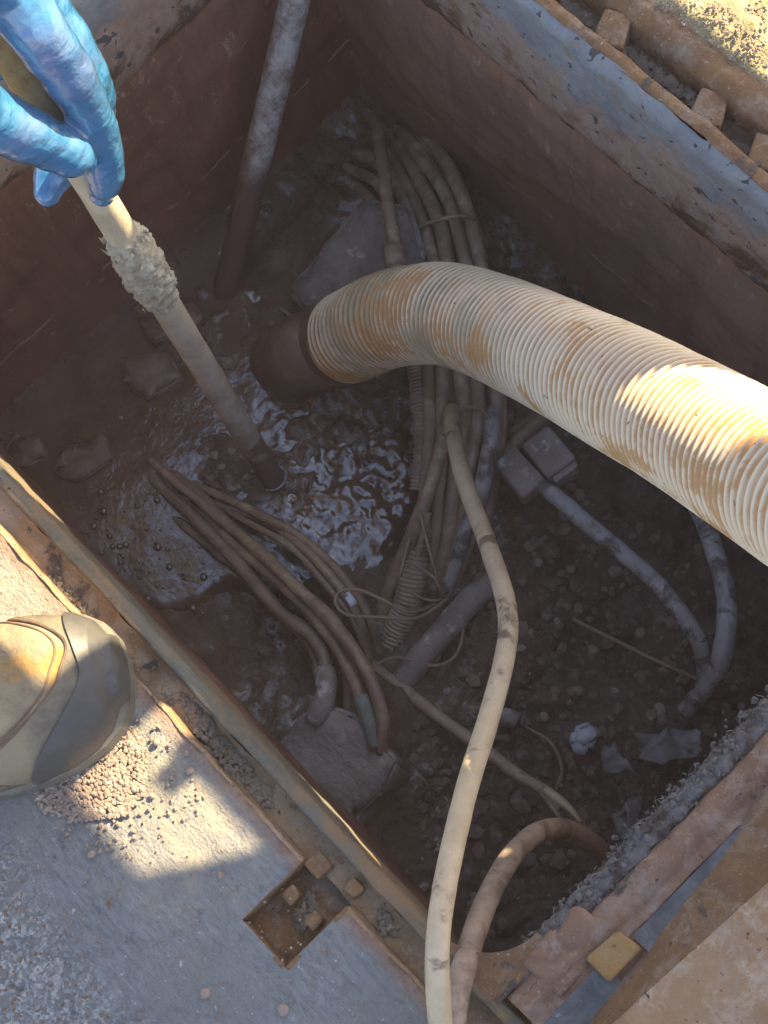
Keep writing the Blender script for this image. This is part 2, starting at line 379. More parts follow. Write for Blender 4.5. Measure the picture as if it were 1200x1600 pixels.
def mat_pole():
    k = NT('mud streaked pole'); z = k.axis(2)
    col = k.mix(k.noise(26, 7, .65, .5, lo=.4, hi=.65), (.56, .47, .33), (.36, .28, .19))
    zz = k.math('ADD', z, k.math('MULTIPLY', k.math('SUBTRACT', k.noise(20, 5), .5), .2))
    col = k.mix(k.ramp(zz, -.02, -.25), col, k.mix(k.noise(34, 6, .6, lo=.4, hi=.6), (.50, .43, .36), (.34, .275, .225)))
    col = k.mix(k.ramp(zz, .17, .24), col, k.mix(k.noise(60, 6, .6, lo=.4, hi=.6), (.55, .36, .15), (.42, .25, .09)))
    col = k.mix(k.ramp(zz, -.385, -.405), col, (.2, .13, .1))
    return k.out(col, .5, [(k.noise(120, 6, .7), .4, .002)], spec=.45)
M['pole'] = mat_pole()
def mat_pole2():
    k = NT('mud splashed steel pole'); z = k.axis(2)
    col = k.mix(k.noise(40, 9, .75, .15, lo=.42, hi=.58), (.46, .43, .40), (.19, .14, .115))
    zz = k.math('ADD', z, k.math('MULTIPLY', k.math('SUBTRACT', k.noise(40, 5), .5), .05))
    col = k.mix(k.ramp(zz, -.325, -.345), col, (.13, .075, .062))
    return k.out(col, .5, [(k.noise(90, 7, .7), .6, .003)], spec=.45)
M['pole2'] = mat_pole2()
M['tape'] = simple('ragged muddy tape', (.58, .50, .36), (.34, .27, .19), 60, .6, .8, 150, .004, (.68, .62, .48), 80)
def mat_glove():
    k = NT('wet blue rubber')
    col = k.mix(k.noise(22, 6, .6, .4, lo=.35, hi=.7), (.03, .165, .36), (.075, .24, .43))
    col = k.mix(k.noise(11, 5, .6, lo=.55, hi=.75), col, (.12, .17, .36))
    col = k.mix(k.math('MULTIPLY', k.noise(28, 8, .75, .6, lo=.60, hi=.70), .6), col, (.20, .19, .18))
    rg = k.noise(90, 5, .6, lo=.3, hi=.7); rg = k.ramp(rg, 0, 1, .08, .24)
    fold = k.noise(1, 3, .5, 1.2, vec=k.scaled((26, 26, 60)))
    return k.out(col, rg, [(fold, .22, .010), (k.noise(330, 4, .6), .30, .0012), (k.noise(80, 3, .5), .3, .004)], spec=.7, coat=1)
M['glove'] = mat_glove()
M['boot_upper'] = simple('dusty boot leather', (0.362, 0.282, 0.166), (0.173, 0.140, 0.097), 26, .8, .8, 150, .004, (0.380, 0.217, 0.069), 16, (.53, .62))
M['boot_toe'] = simple('scuffed grey rubber', (0.166, 0.141, 0.104), (0.085, 0.072, 0.056), 30, .6, .7, 150, .003, (0.264, 0.207, 0.129), 13, (.42, .58))
M['boot_sole'] = simple('boot sole', (0.188, 0.173, 0.136), (0.105, 0.094, 0.078), 20, .6, .5, 90, .003)
M['boot_seam'] = simple('brown boot seam', (.20, .12, .075), (.12, .08, .055), 40, .7, .4, 150, .002)
M['boot_bumper'] = simple('dark rubber bumper', (0.055, 0.052, 0.050), (0.094, 0.088, 0.080), 18, .45, .3, 120, .002)
M['cloth'] = simple('navy work trousers', (.03, .035, .05), (.05, .05, .06), 20, .9, .4, 100, .003)
M['jacket'] = simple('grey work jacket', (.11, .115, .12), (.15, .15, .15), 20, .85, .4, 100, .003)
M['skin'] = simple('skin', (.48, .28, .2), (.44, .25, .18), 20, .5, .1, 100, .001)
M['hair'] = simple('dark hair', (.03, .02, .015), (.05, .03, .02), 60, .6, .5, 200, .002)
M['timber'] = simple('shade screen timber', (.30, .22, .14), (.22, .16, .10), 9, .8, .5, 60, .004)
M['turquoise'] = simple('verdigris sleeve', (.20, .25, .22), (.15, .14, .11), 90, .6, .4, 200, .002)
M['white_tape'] = simple('white tape', (.62, .68, .76), (.5, .55, .6), 60, .5, .3, 200, .001)
M['crust'] = simple('grey fibrous crust', (.17, .15, .138), (.27, .245, .23), 60, .95, 1.0, 190, .006, (.11, .08, .065), 45, (.50, .62), spec=.15)
M['fibre'] = simple('grey fibre', (.40, .39, .37), (.3, .29, .28), 40, .8, .1, 200, .001)
M['asphalt'] = simple('blue grey bitumen', (.085, .088, .095), (.17, .17, .172), 45, .6, .9, 110, .006, (.3, .3, .3), 120, (.64, .7))

# ------------------------------------------------------------------ dimensions of the pit (metres)
A, B = .41, .283                    # half length (x) and half width (y) of the opening
RL, RT, RR, RTL = .034, .067, .046, .06   # rail widths: left, top right, bottom right, top left
XO0, XO1 = -(A + RTL), A + RR
YO0, YO1 = -(B + RL), B + RT
PK = (.258, .304, -.378)            # pocket x0, x1, y end
FD = .14                            # depth of the iron frame

def grid_sheet(xs, ys, zf, keep):
    X, Y = np.meshgrid(xs, ys, indexing='ij'); pts = np.c_[X.ravel(), Y.ravel(), np.zeros(X.size)]
    z = zf(pts); pts[:, 2] = z; ny = len(ys)
    xc = (xs[:-1] + xs[1:]) / 2; yc = (ys[:-1] + ys[1:]) / 2
    K = keep(xc[:, None], yc[None, :]); f = []
    for i, j in np.argwhere(K): f.append((i * ny + j, (i + 1) * ny + j, (i + 1) * ny + j + 1, i * ny + j + 1))
    used = np.unique(np.array(f)); mp = -np.ones(len(pts), int); mp[used] = np.arange(len(used))
    return pts[used], [tuple(mp[list(q)]) for q in f]
def axis_pts(stops, step):
    pts = []
    for a, b in zip(stops[:-1], stops[1:]):
        n = max(1, int(round((b - a) / step))); pts += list(np.linspace(a, b, n, endpoint=False))
    pts.append(stops[-1])
    return np.array([-far for far in FAR] + pts + [f for f in FAR[::-1]])
FAR = [60, 25, 10, 5, 2.5, 1.5]
xs = axis_pts([-.7, XO0, PK[0], PK[1], XO1, .8], .0045)
ys = axis_pts([-.75, PK[2], YO0, YO1, .6], .0045)
def gz(p):
    n = fbm(p, 60, 4, 3) * .0011 + fbm(p, 9, 3, 8) * .0022
    rough = np.clip((-.43 - p[:, 1] + .03 * fbm(p, 7, 3, 5)) / .04, 0, 1)
    n += rough * (np.abs(fbm(p, 150, 3, 11)) * .0035 - .001)
    n += np.clip((p[:, 1] - .36) / .03, 0, 1) * (fbm(p, 90, 4, 13) * .0035 + .003)
    inside = (p[:, 0] > XO0 - .001) & (p[:, 0] < XO1 + .001) & (p[:, 1] > YO0 - .001) & (p[:, 1] < YO1 + .001)
    n[inside] -= .001
    return n
def gkeep(x, y):
    hole = (x > XO0) & (x < XO1) & (y > YO0) & (y < YO1)
    pk = (x > PK[0]) & (x < PK[1]) & (y > PK[2]) & (y < YO0)
    return ~(hole | pk)
v, f = grid_sheet(xs, ys, gz, gkeep)
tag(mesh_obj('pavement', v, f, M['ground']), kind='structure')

# ------------------------------------------------------------------ pit: walls and floor
def wall(name, origin, e1, e2, n, L1, L2, mat, label, seed, amp=.0055):
    n1, n2 = int(L1 / .008), int(L2 / .008)
    a = np.linspace(0, L1, n1 + 1); b = np.linspace(0, L2, n2 + 1)
    Aa, Bb = np.meshgrid(a, b, indexing='ij')
    p = np.asarray(origin)[None, None] + Aa[..., None] * np.asarray(e1) + Bb[..., None] * np.asarray(e2)
    p = p.reshape(-1, 3); d = fbm(p, 12, 5, seed) * amp
    # a ragged lower lip of mortar
    p = p + d[:, None] * np.asarray(n)
    m2 = n2 + 1; f = [(i * m2 + j, (i + 1) * m2 + j, (i + 1) * m2 + j + 1, i * m2 + j + 1) for i in range(n1) for j in range(n2)]
    mb = MB().add(p, f)
    c = np.asarray(origin) + np.asarray(e1) * L1 / 2 + np.asarray(e2) * L2 / 2 - np.asarray(n) * .075
    s = np.abs(np.asarray(e1)) * L1 + np.abs(np.asarray(e2)) * L2 + np.abs(np.asarray(n)) * .12
    mb.box(c, s)
    o = recalc(mb.obj(name, mat, None, True)); 
    o.data.polygons.foreach_set('use_smooth', [True] * len(o.data.polygons))
    return tag(o, label, 'wall', 'pit walls')
ZB = -.8
wall('pit_wall', (-A - .02, B + .006, ZB), (1, 0, 0), (0, 0, 1), (0, -1, 0), 2 * A + .04, -FD - ZB, M['wall_far'], 'dim grey brown pit wall under the blue grey iron face, behind the cable bundle', 21)
wall('pit_wall', (-A - .006, -B - .02, ZB), (0, 1, 0), (0, 0, 1), (1, 0, 0), 2 * B + .04, -FD - ZB, M['wall_left'], 'dark red brown pit wall behind the gloved hand and its pole', 22)
wall('pit_wall', (-A - .02, -B - .006, ZB), (1, 0, 0), (0, 0, 1), (0, 1, 0), 2 * A + .04, -FD - ZB, M['wall_left'], 'pit wall hidden below the grey lip beside the boot', 23)
wall('pit_wall', (A + .006, -B - .02, ZB), (0, 1, 0), (0, 0, 1), (-1, 0, 0), 2 * B + .04, -FD - ZB, M['wall_far'], 'pit wall hidden below the fibrous grey rail edge beside the rusty cover', 24)

fx = np.linspace(-A - .03, A + .03, 300); fy = np.linspace(-B - .03, B + .03, 210)
wetc = P(560, 740, -.48)
def fz(p):
    t = np.clip((p[:, 0] + .55 * p[:, 1] - .02) / .22, 0, 1); t = t * t * (3 - 2 * t)
    base = -.485 - .075 * t
    big = fbm(p, 11, 3, 31) * .012
    rub = np.abs(fbm(p, 34, 4, 33)) * .020 * (.35 + .65 * t)
    # churned wet mud
    d = np.exp(-(((p[:, 0] - wetc[0]) ** 2 + (p[:, 1] - wetc[1]) ** 2) / .09 ** 2))
    ch = (fbm(p, 75, 3, 35) * .006 + fbm(p, 38, 2, 36) * .006) * d
    l = fbm(p, 26, 3, 39) * .006 * (1 - t)
    z = base + big + rub + ch + l
    # puddle basin on the left
    q = P(225, 850, -.49); dd = np.exp(-(((p[:, 0] - q[0]) / .085) ** 2 + ((p[:, 1] - q[1]) / .06) ** 2))
    hq = P(452, 572, -.47); hd = np.exp(-(((p[:, 0] - hq[0]) ** 2 + (p[:, 1] - hq[1]) ** 2) / .065 ** 2))
    return z - .010 * dd + hd * (.020 + .012 * fbm(p, 40, 3, 44))
v, f = grid_sheet(fx, fy, fz, lambda x, y: (x + y) < 99)
tag(mesh_obj('muddy_floor', v, f, M['floor']), kind='structure')
wpoly = [P(x, y, -.475)[:2] for x, y in ((-200, 760), (-60, 600), (120, 440), (300, 290), (400, 400), (450, 500), (560, 560), (660, 600), (680, 720), (665, 860), (560, 930), (430, 960), (340, 950), (250, 990), (60, 900))]
def poly_mask(X, Y, poly):
    c = np.zeros(X.shape, bool); n = len(poly)
    for i in range(n):
        (x1, y1), (x2, y2) = poly[i], poly[(i + 1) % n]
        if y1 == y2: continue
        c ^= ((y1 > Y) != (y2 > Y)) & (X < (x2 - x1) * (Y - y1) / (y2 - y1) + x1)
    return c
def wz(p):
    d = np.exp(-(((p[:, 0] - wetc[0]) ** 2 + (p[:, 1] - wetc[1]) ** 2) / .10 ** 2))
    e = np.full(len(p), 9.)
    for (x1, y1), (x2, y2) in zip(wpoly, wpoly[1:] + wpoly[:1]):
        u = np.array([x2 - x1, y2 - y1]); t = np.clip(((p[:, 0] - x1) * u[0] + (p[:, 1] - y1) * u[1]) / (u @ u), 0, 1)
        e = np.minimum(e, np.hypot(p[:, 0] - x1 - t * u[0], p[:, 1] - y1 - t * u[1]))
    e = e + .018 * fbm(p, 18, 4, 75)
    e[p[:, 0] < -A + .03] = 1
    return -.4760 - .03 * np.clip(1 - e / .035, 0, 1) ** 2 + fbm(p, 22, 2, 71) * .0006 + (.03 + d) * (fbm(p, 45, 3, 72) * .0045 + (1 - np.abs(fbm(p, 95, 3, 73))) * .0032 - .003)
v, f = grid_sheet(np.linspace(-A - .02, A - .2, 270), np.linspace(-B - .02, B, 250), wz, lambda x, y: poly_mask(x + y * 0, y + x * 0, wpoly))
tag(mesh_obj('muddy_water', v, f, M['water']), kind='structure')
# bubbles standing on the puddle
mb = MB()
for i in range(60):
    x, y = random.uniform(110, 330), random.uniform(750, 960)
    r_ = random.choice([.0015, .002, .003, .0042]) * random.uniform(.8, 1.2); q = P(x, y, -.4745)
    bm = bmesh.new(); bmesh.ops.create_uvsphere(bm, u_segments=12, v_segments=8, radius=r_)
    mb.add(np.array([c_.co for c_ in bm.verts]) * [1, 1, .7] + q, [tuple(w_.index for w_ in q_.verts) for q_ in bm.faces]); bm.free()
o = mb.obj('bubbles', M['water'], None, True); o['kind'] = 'stuff'

# ------------------------------------------------------------------ iron frame
frame = thing('iron_surround', (0, 0, -.005), 'heavy rusted iron frame with channels and a lifting pocket set round the open pit', 'iron frame')
def prof_dense(pr, step):
    pr = np.asarray(pr, float); out = [pr[0]]
    for a, b in zip(pr[:-1], pr[1:]):
        n = max(1, int(np.linalg.norm(b - a) / step)); out += [a + (b - a) * (k + 1) / n for k in range(n)]
    return np.array(out)
def rail(name, pr, s0, s1, fn, mat, amp=.0007, seed=1, step=.004, rag=None, sc=45):
    pr = prof_dense(pr, .004); ss = np.linspace(s0, s1, int((s1 - s0) / step) + 1)
    S, K = np.meshgrid(ss, np.arange(len(pr)), indexing='ij')
    u = pr[K, 0]; z = pr[K, 1]; p = fn(S.ravel(), u.ravel(), z.ravel())
    d = np.stack([fbm(p, sc, 4, seed + 7 * k) for k in range(3)], 1) * amp
    if rag is not None: d = d * rag(u.ravel(), z.ravel())[:, None]
    p = p + d; m2 = len(pr); n1 = len(ss)
    f = [(i * m2 + j, (i + 1) * m2 + j, (i + 1) * m2 + j + 1, i * m2 + j + 1) for i in range(n1 - 1) for j in range(m2 - 1)]
    return mesh_obj(name, p, f, mat, frame)
fL = lambda s, u, z: np.c_[s, -(B + u), z]
fT = lambda s, u, z: np.c_[s, B + u, z]
fR = lambda s, u, z: np.c_[A + u, s, z]
fTL = lambda s, u, z: np.c_[-(A + u), s, z]
# left rail beside the boot
rail('inner_lip', [(0, -FD), (0, -.006), (.002, -.003), (.0085, .0012), (.0105, .0006), (.0125, -.012)], -A, A + RR, fL, M['lip'], .0011, 51)
rail('channel_floor', [(.0115, -.0120), (.015, -.0155), (.031, -.0165), (.0325, -.0165)], -A, A + RR, fL, M['rust_dirt'], .0014, 52)
for s0, s1 in ((-A - .06, PK[0]), (PK[1], A + RR)):
    rail('channel_side', [(.0315, -.019), (.0335, -.002), (.0343, .0002), (.0362, .0002)], s0, s1, fL, M['rust_dirt'], .0012, 53)
# pocket
mb = MB(); x0, x1, y1 = PK; zt, zb = -.0002, -.030
xm = (x0 + x1) / 2
mb.box((xm, (y1 + YO0) / 2 + .008, zb - .003), (x1 - x0 + .012, YO0 - y1 + .022, .006))
mb.box((x0 - .001, (y1 + YO0) / 2, (zt + zb) / 2), (.0036, YO0 - y1, zt - zb))
mb.box((x1 + .001, (y1 + YO0) / 2, (zt + zb) / 2), (.0036, YO0 - y1, zt - zb))
mb.box((xm, y1 - .001, (zt + zb) / 2 - .0005), (x1 - x0 - .003, .0036, zt - zb))
o = mb.obj('lifting_pocket', M['rust'], frame)
b_ = o.modifiers.new('bevel', 'BEVEL'); b_.width = .0010; b_.segments = 2
for (px, py, sx, sy, hz) in ((456, 1398, .010, .011, .020), (491, 1440, .010, .011, .020), (497, 1352, .016, .014, .016), (552, 1388, .012, .011, .016)):
    c = P(px, py, -.006); mb = MB(); mb.box((c[0], c[1], -.004 - hz / 2), (sx, sy, hz), 0, .0008)
    o = mb.obj('pocket_stop', M['rust'], frame); b_ = o.modifiers.new('bevel', 'BEVEL'); b_.width = .002; b_.segments = 2
# far right rail with the tall painted face
rag = lambda u, z: 1 + .9 * np.exp(-((z + FD) / .012) ** 2)
rail('iron_face', [(.004, -FD - .012), (.0, -FD + .004), (.0, -.010), (.003, -.003), (.009, .0)], -A - RTL, A + RR, fT, M['face'], .0016, 61, rag=rag)
rail('rusty_ledge', [(.0085, -.0003), (.013, .0012), (.020, .0005), (.0225, -.012), (.0225, -.022)], -A - RTL, A + RR, fT, M['rust'], .0016, 62)
rail('channel_floor', [(.021, -.021), (.041, -.022), (.044, -.021)], -A - RTL, A + RR, fT, M['rust_dark'], .0018, 63)
rail('channel_side', [(.0425, -.024), (.046, -.006), (.049, .001), (.058, .004), (RT + .005, .003)], -A - RTL, A + RR, fT, M['rust'], .0018, 64)
for px, py in ((957, 55), (1108, 175), (1195, 245), (850, -40)):
    c = P(px, py, -.01); mb = MB(); mb.box((c[0], B + .0335, -.0115), (.024, .030, .022), .45, .0012)
    o = mb.obj('cross_rib', M['rust'], frame); b_ = o.modifiers.new('bevel', 'BEVEL'); b_.width = .0022; b_.segments = 2
# top left rail
rail('iron_face', [(.003, -FD - .01), (.0, -FD + .004), (.0, -.010), (.003, -.003), (.010, .0)], -B, B, fTL, M['face'], .0016, 71, rag=rag)
rail('rusty_ledge', [(.0095, -.0003), (.016, .001), (.040, -.002), (RTL + .003, .002)], -B, B, fTL, M['asphalt'], .0016, 72)
# bottom right rail with its fibrous grey edge
rail('fibrous_edge', [(.004, -FD), (.0, -.05), (-.001, -.018), (.003, -.006), (.009, -.002), (.015, -.003), (.0165, -.008)], -B + .012, B, fR, M['crust'], .0026, 81, step=.0018, sc=110)
rail('rusty_ledge', [(.0155, -.006), (.0175, -.002), (.022, .001), (.027, .0035), (.034, .003), (.038, -.0015), (RR + .001, .001)], -B + .004, B, fR, M['rust_bright'], .0012, 82)
mb = MB()                                              # rounded web in the bottom corner
n = 14; r0 = .05
cx, cy = A - r0, -B + r0
arc = [(cx + r0 * math.cos(t), cy + r0 * math.sin(t)) for t in np.linspace(0, -PI / 2, n)]
poly = arc + [(A - .0, -B - .012), (A + .030, -B - .012), (A + .030, -B + r0)]
# fan from the outer corner keeps the concave arc clean
vt = [(A + .016, -B - .010, -.0005)] + [(x, y, -.003) for x, y in arc]; vb = [(x, y, -.06) for x, y in arc]
ff = [(0, i + 1, i) for i in range(1, n)] + [(i + 1, i + 2, n + 2 + i, n + 1 + i) for i in range(n - 1)]
vt += vb
mb.add([(A + .014, -B + r0, -.001), (A - r0, -B - .010, -.001)], [])
mb2 = MB().add(np.array(vt), ff)
o = recalc(mesh_obj('corner_web', np.vstack([np.array(vt), [(A + .014, -B + r0, -.0008), (A - r0, -B - .010, -.0008)]]),
    ff + [(0, 1, n * 2 + 1), (0, n * 2 + 2, n)], M['rust'], frame, False))
# lug and bosses at the bottom right
lug = [P(914, 1497, .012), P(966, 1453, .012), P(1004, 1482, .012), P(952, 1536, .012)]
v = np.array(lug + [q + np.array([0, 0, -.03]) for q in lug])
o = mesh_obj('square_lug', v, [(0, 1, 2, 3), (0, 4, 5, 1), (1, 5, 6, 2), (2, 6, 7, 3), (3, 7, 4, 0), (7, 6, 5, 4)], M['rust_orange'], frame, False)
recalc(o); b_ = o.modifiers.new('bevel', 'BEVEL'); b_.width = .0025; b_.segments = 3
o['label'] = 'orange rusty square lug wedged between frame and cover'
for (px, py, s, rz) in ((905, 1460, .020, .2), (873, 1505, .024, .1)):
    c = P(px, py, 0); mb = MB(); mb.box((c[0], c[1], -.0035), (s * 1.5, s * 1.5, .014), rz, .002)
    o = mb.obj('boss', M['rust_bright'], frame); b_ = o.modifiers.new('bevel', 'BEVEL'); b_.width = .0065; b_.segments = 4; b_.harden_normals = False
# fibres along the crusted edge
mb = MB()
for i in range(1000):
    y = random.uniform(-B + .02, B); u = random.uniform(-.004, .016); p0 = np.array([A + u, y, -.006 + random.uniform(-.03, .003) * (u < .002)])
    d = np.array([random.gauss(-.4, .6), random.gauss(0, .7), random.gauss(.4, .4)]); L = abs(random.gauss(0, .0022)) * (2.5 if random.random() < .04 else 1) + .0008
    p = np.array([p0, p0 + d * L * .5, p0 + d * L + np.array([0, random.gauss(0, .002), -.001])])
    mb.add(*tube_data(p, np.array([.00022, .0002, .0001]), 3, False)[:2])
o = mb.obj('fibre_fuzz', M['fibre'], frame); o['kind'] = 'stuff'

mb = MB()
for i in range(1500):
    y = random.uniform(-B + .01, B); u = random.choice([random.gauss(.004, .006), random.uniform(-.002, .016)]); r_ = .0006 + abs(random.gauss(0, .0011))
    mb.add(pebble((A + u, y, -.004 - max(0, .002 - u) * 3 + r_ * .2 + random.gauss(0, .001)), r_), IF)
o = mb.obj('crust_crumbs', M['crust'], frame); o['kind'] = 'stuff'
# the cover slab
cover = thing('manhole_cover', (.6, -.1, 0), 'thick orange rusted cover slab lying at the bottom right beside the frame', 'manhole cover')
e = [P(905, 1615, .003), P(1215, 1214, .003)]; t_ = [P(948, 1607, .03), P(1212, 1368, .03)]
def ext(a, b, k0, k1): return a + (b - a) * k0, a + (b - a) * k1
e0, e1 = ext(*e, -.5, 1.9); t0, t1 = ext(*t_, -.6, 2.1)
back = np.array([.5, -.03, 0])
N1 = 60
def strip(p00, p01, p10, p11, n, m_, amp, seed):
    a = np.linspace(0, 1, n)[:, None, None]; b = np.linspace(0, 1, m_)[None, :, None]
    p = (1 - a) * (1 - b) * p00 + (1 - a) * b * p01 + a * (1 - b) * p10 + a * b * p11
    p = p.reshape(-1, 3); p = p + fbm(p, 30, 4, seed)[:, None] * np.array([0, 0, amp])
    return p, [(i * m_ + j, (i + 1) * m_ + j, (i + 1) * m_ + j + 1, i * m_ + j + 1) for i in range(n - 1) for j in range(m_ - 1)]
p, f = strip(e0, t0, e1, t1, 120, 12, .0012, 91); mesh_obj('cover_flange', p, f, M['rust'], cover)
p, f = strip(t0 + np.array([0, 0, .0003]), t0 + back, t1 + np.array([0, 0, .0003]), t1 + back, 120, 80, .0016, 92); mesh_obj('cover_top', p, f, M['rust_pale'], cover)
mb = MB(); mb.box(((t0 + back)[0] + .0, (t0[1] + t1[1]) / 2, .014), (.02, abs(t1[1] - t0[1]), .03)); mb.obj('cover_rim', M['rust'], cover)
# dark bituminous strip between rail and cover
a0, a1 = P(975, 1452, .002), P(1205, 1212, .002)
x = A + RR
mb = MB(); n = 90
p, f = strip(np.array([x + .0015, -.188, .006]), np.array([x + .05, -.188, .006]), np.array([x + .0015, .45, .006]), np.array([x + .05, .45, .006]), 130, 12, .0018, 95)
tag(mesh_obj('bitumen_strip', p, f, M['asphalt']), kind='structure')
p, f = strip(np.array([x + .002, -.42, .006]), np.array([x + .08, -.42, .006]), np.array([x - .001, -.215, .006]), np.array([x + .08, -.215, .006]), 60, 20, .0018, 96)
tag(mesh_obj('bitumen_strip', p, f, M['asphalt']), kind='structure')

# ------------------------------------------------------------------ suction hose
hose = thing('suction_hose', P(800, 560, -.1), 'thick cream ribbed suction hose with orange stains reaching down into the mud', 'hose')
D_ = .094
def hp(px, py, wpx): return PD(px, py, D_ * FPX / wpx)
hp_pts = [P(436, 580, -.56), hp(476, 555, 139), hp(520, 538, 141), hp(560, 520, 146), hp(605, 500, 151), hp(650, 492, 155), hp(700, 491, 160), hp(770, 512, 168), hp(860, 552, 180),
          hp(960, 602, 194), hp(1080, 667, 212), hp(1200, 740, 232), hp(1330, 822, 255)]
q = hp_pts[-1]; dq = hp_pts[-1] - hp_pts[-2]
hp_pts += [q + dq * 2 + np.array([0, 0, -.02]), q + dq * 5 + np.array([0, 0, -.35]), q + dq * 8 + np.array([0, 0, -.75])]
path = crom(hp_pts, 900); path, s = even(path, .0011)
pitch = .0088
start = sum(np.linalg.norm(hp_pts[i_ + 1] - hp_pts[i_]) for i_ in (0, 1)) + np.linalg.norm(hp_pts[3] - hp_pts[2]) * .65
def hrel(s_, th):
    ph = (s_ / pitch - th / (2 * PI)) * 2 * PI
    c = .5 + .5 * np.cos(ph); return c ** 3.2 * .0030 - .0011
k = np.searchsorted(s, start); kend = np.searchsorted(s, np.linalg.norm(np.diff(np.array(hp_pts[:13]), axis=0), axis=1).sum() + .08)
rad = D_ / 2 - .001 + .0009 * fbm(np.c_[s * 11, s * 0, s * 0], 1, 3, 4)
# slight pinch where the hose bends
v, f, rel = tube_data(path[k:kend], rad[k:kend], 72, True, hrel)
o = mesh_obj('hose_body', v, f, M['hose'], hose)
a = o.data.attributes.new('rib', 'FLOAT', 'POINT'); a.data.foreach_set('value', rel.astype(np.float32))
v, f, rel = tube_data(path[kend - 2::12], rad[kend - 2::12], 24, True, None)
o = mesh_obj('hose_tail', v, f, M['hose'], hose)
o.data.attributes.new('rib', 'FLOAT', 'POINT')
def mrel(s_, th): return -.0008 + .0005 * np.cos((s_ / pitch - th / (2 * PI)) * 2 * PI) + .0022 * fbm(np.c_[(s_ * 60 + th * 0).ravel(), (np.cos(th) * 2 + s_ * 0).ravel(), (np.sin(th) * 2 + s_ * 0).ravel()], 1, 3, 9).reshape(np.broadcast(s_, th).shape)
v, f, rel = tube_data(path[:k + 9:3], rad[:k + 9:3] * np.interp(np.linspace(0, 1, len(rad[:k + 9:3])), [0, .6, 1], [.90, .98, 1.006]), 48, True, mrel)
o = mesh_obj('hose_end', v, f, M['hose_mud'], hose); o['label'] = 'brown mud coated end of the hose'

# ------------------------------------------------------------------ poles
PA, PB = PD(150, 300, 1.285), PD(426, 747, 1.775)
pd = (PB - PA) / np.linalg.norm(PB - PA)
pole = thing('lance_pole', PB, 'pale muddy pole held by the blue glove and pushed into the wet mud', 'pole')
p0 = PA - pd * .75; p1 = PB + pd * .10
n_ = 260; tt = np.linspace(0, 1, n_)[:, None]; path = p0 + (p1 - p0) * tt
sl = np.linspace(0, np.linalg.norm(p1 - p0), n_)
v, f, _ = tube_data(path, .0131 * (1 + .03 * fbm(np.c_[sl * 30, sl * 0, sl * 0], 1, 3, 6)), 20)
mesh_obj('rod', v, f, M['pole'], pole)
# wrapped ragged joint
j0 = PD(196, 372, 1.285 + .48 * 0.155); 
def on_pole(py):   # point on the pole at photo row py
    lo_, hi_ = -.5, 1.5
    for _ in range(50):
        mi = (lo_ + hi_) / 2; q = PA + (PB - PA) * mi - CAM; yy = 800 - FPX * (q @ UP) / (q @ FWD)
        if yy < py: lo_ = mi
        else: hi_ = mi
    return PA + (PB - PA) * mi
ja, jb = on_pole(365), on_pole(468)
n_ = 60; path = ja + (jb - ja) * np.linspace(0, 1, n_)[:, None]
env = np.interp(np.linspace(0, 1, n_), [0, .08, .3, .55, .8, 1], [.0140, .0160, .0185, .0195, .0175, .0140])
def jrel(s_, th):
    q = np.c_[np.broadcast_to(s_ * 190, np.broadcast(s_, th).shape).ravel(), (np.cos(th) * 2.4 + s_ * 60).ravel(), (np.sin(th) * 2.4 + s_ * 60).ravel()]
    return (np.abs(fbm(q, 1, 5, 14, .6)) * .0045 - .0015).reshape(np.broadcast(s_, th).shape)
v, f, _ = tube_data(path, env, 64, True, jrel); o = mesh_obj('tape_wrap', v, f, M['tape'], pole)
mb = MB()
side = np.cross(pd, [0, 0, 1.0]); side /= np.linalg.norm(side); oth = np.cross(pd, side)
for i in range(46):
    a = random.uniform(0, 2 * PI); q = ja + (jb - ja) * random.choice([random.uniform(.0, .25), random.uniform(.7, 1.), random.random()])
    rd = side * math.cos(a) + oth * math.sin(a); b0 = q + rd * .016; L = random.uniform(.002, .006)
    tip = b0 + rd * L + pd * random.gauss(0, .005); ww = pd * random.uniform(.002, .005); tv = np.cross(rd, pd) * .003
    mb.add(np.array([b0 - ww, b0 + ww, (b0 + tip) / 2 + ww * .8 + tv, tip, (b0 + tip) / 2 - ww * .8 + tv * .6]), [(0, 1, 2, 4), (4, 2, 3)])
o = mb.obj('tape_shred', M['tape'], pole); o['kind'] = 'stuff'
ra_ = RIGHT * .8 - UP * .6; RA = math.atan2(ra_ @ oth, ra_ @ side) - 1.3
glint = np.array([PB + side * .0155 * math.cos(t) + oth * .0155 * math.sin(t) - pd * .003 for t in np.linspace(RA, RA + 2.6, 40)])  # pale arc in place of the glint where water rings the pole
mesh_obj('glint_arc', *tube_data(glint, .0010, 8)[:2], M['cable_grey'], pole)
qa, qb = P(348, 478, -.50), PD(461, 0, 1.60)
pole2 = thing('corner_pole', qa, 'grey mud splashed pole leaning in the dark corner of the pit, top centre', 'pole')
dq = (qb - qa) / np.linalg.norm(qb - qa)
n_ = 200; path = (qa - dq * .06) + (dq * (np.linalg.norm(qb - qa) + .55))[None] * np.linspace(0, 1, n_)[:, None]
s_ = np.linspace(0, 1, n_)
v, f, _ = tube_data(path, .0152 * (1 + .035 * fbm(np.c_[s_ * 50, s_ * 0, s_ * 0], 1, 3, 16)), 20); mesh_obj('rod', v, f, M['pole2'], pole2)

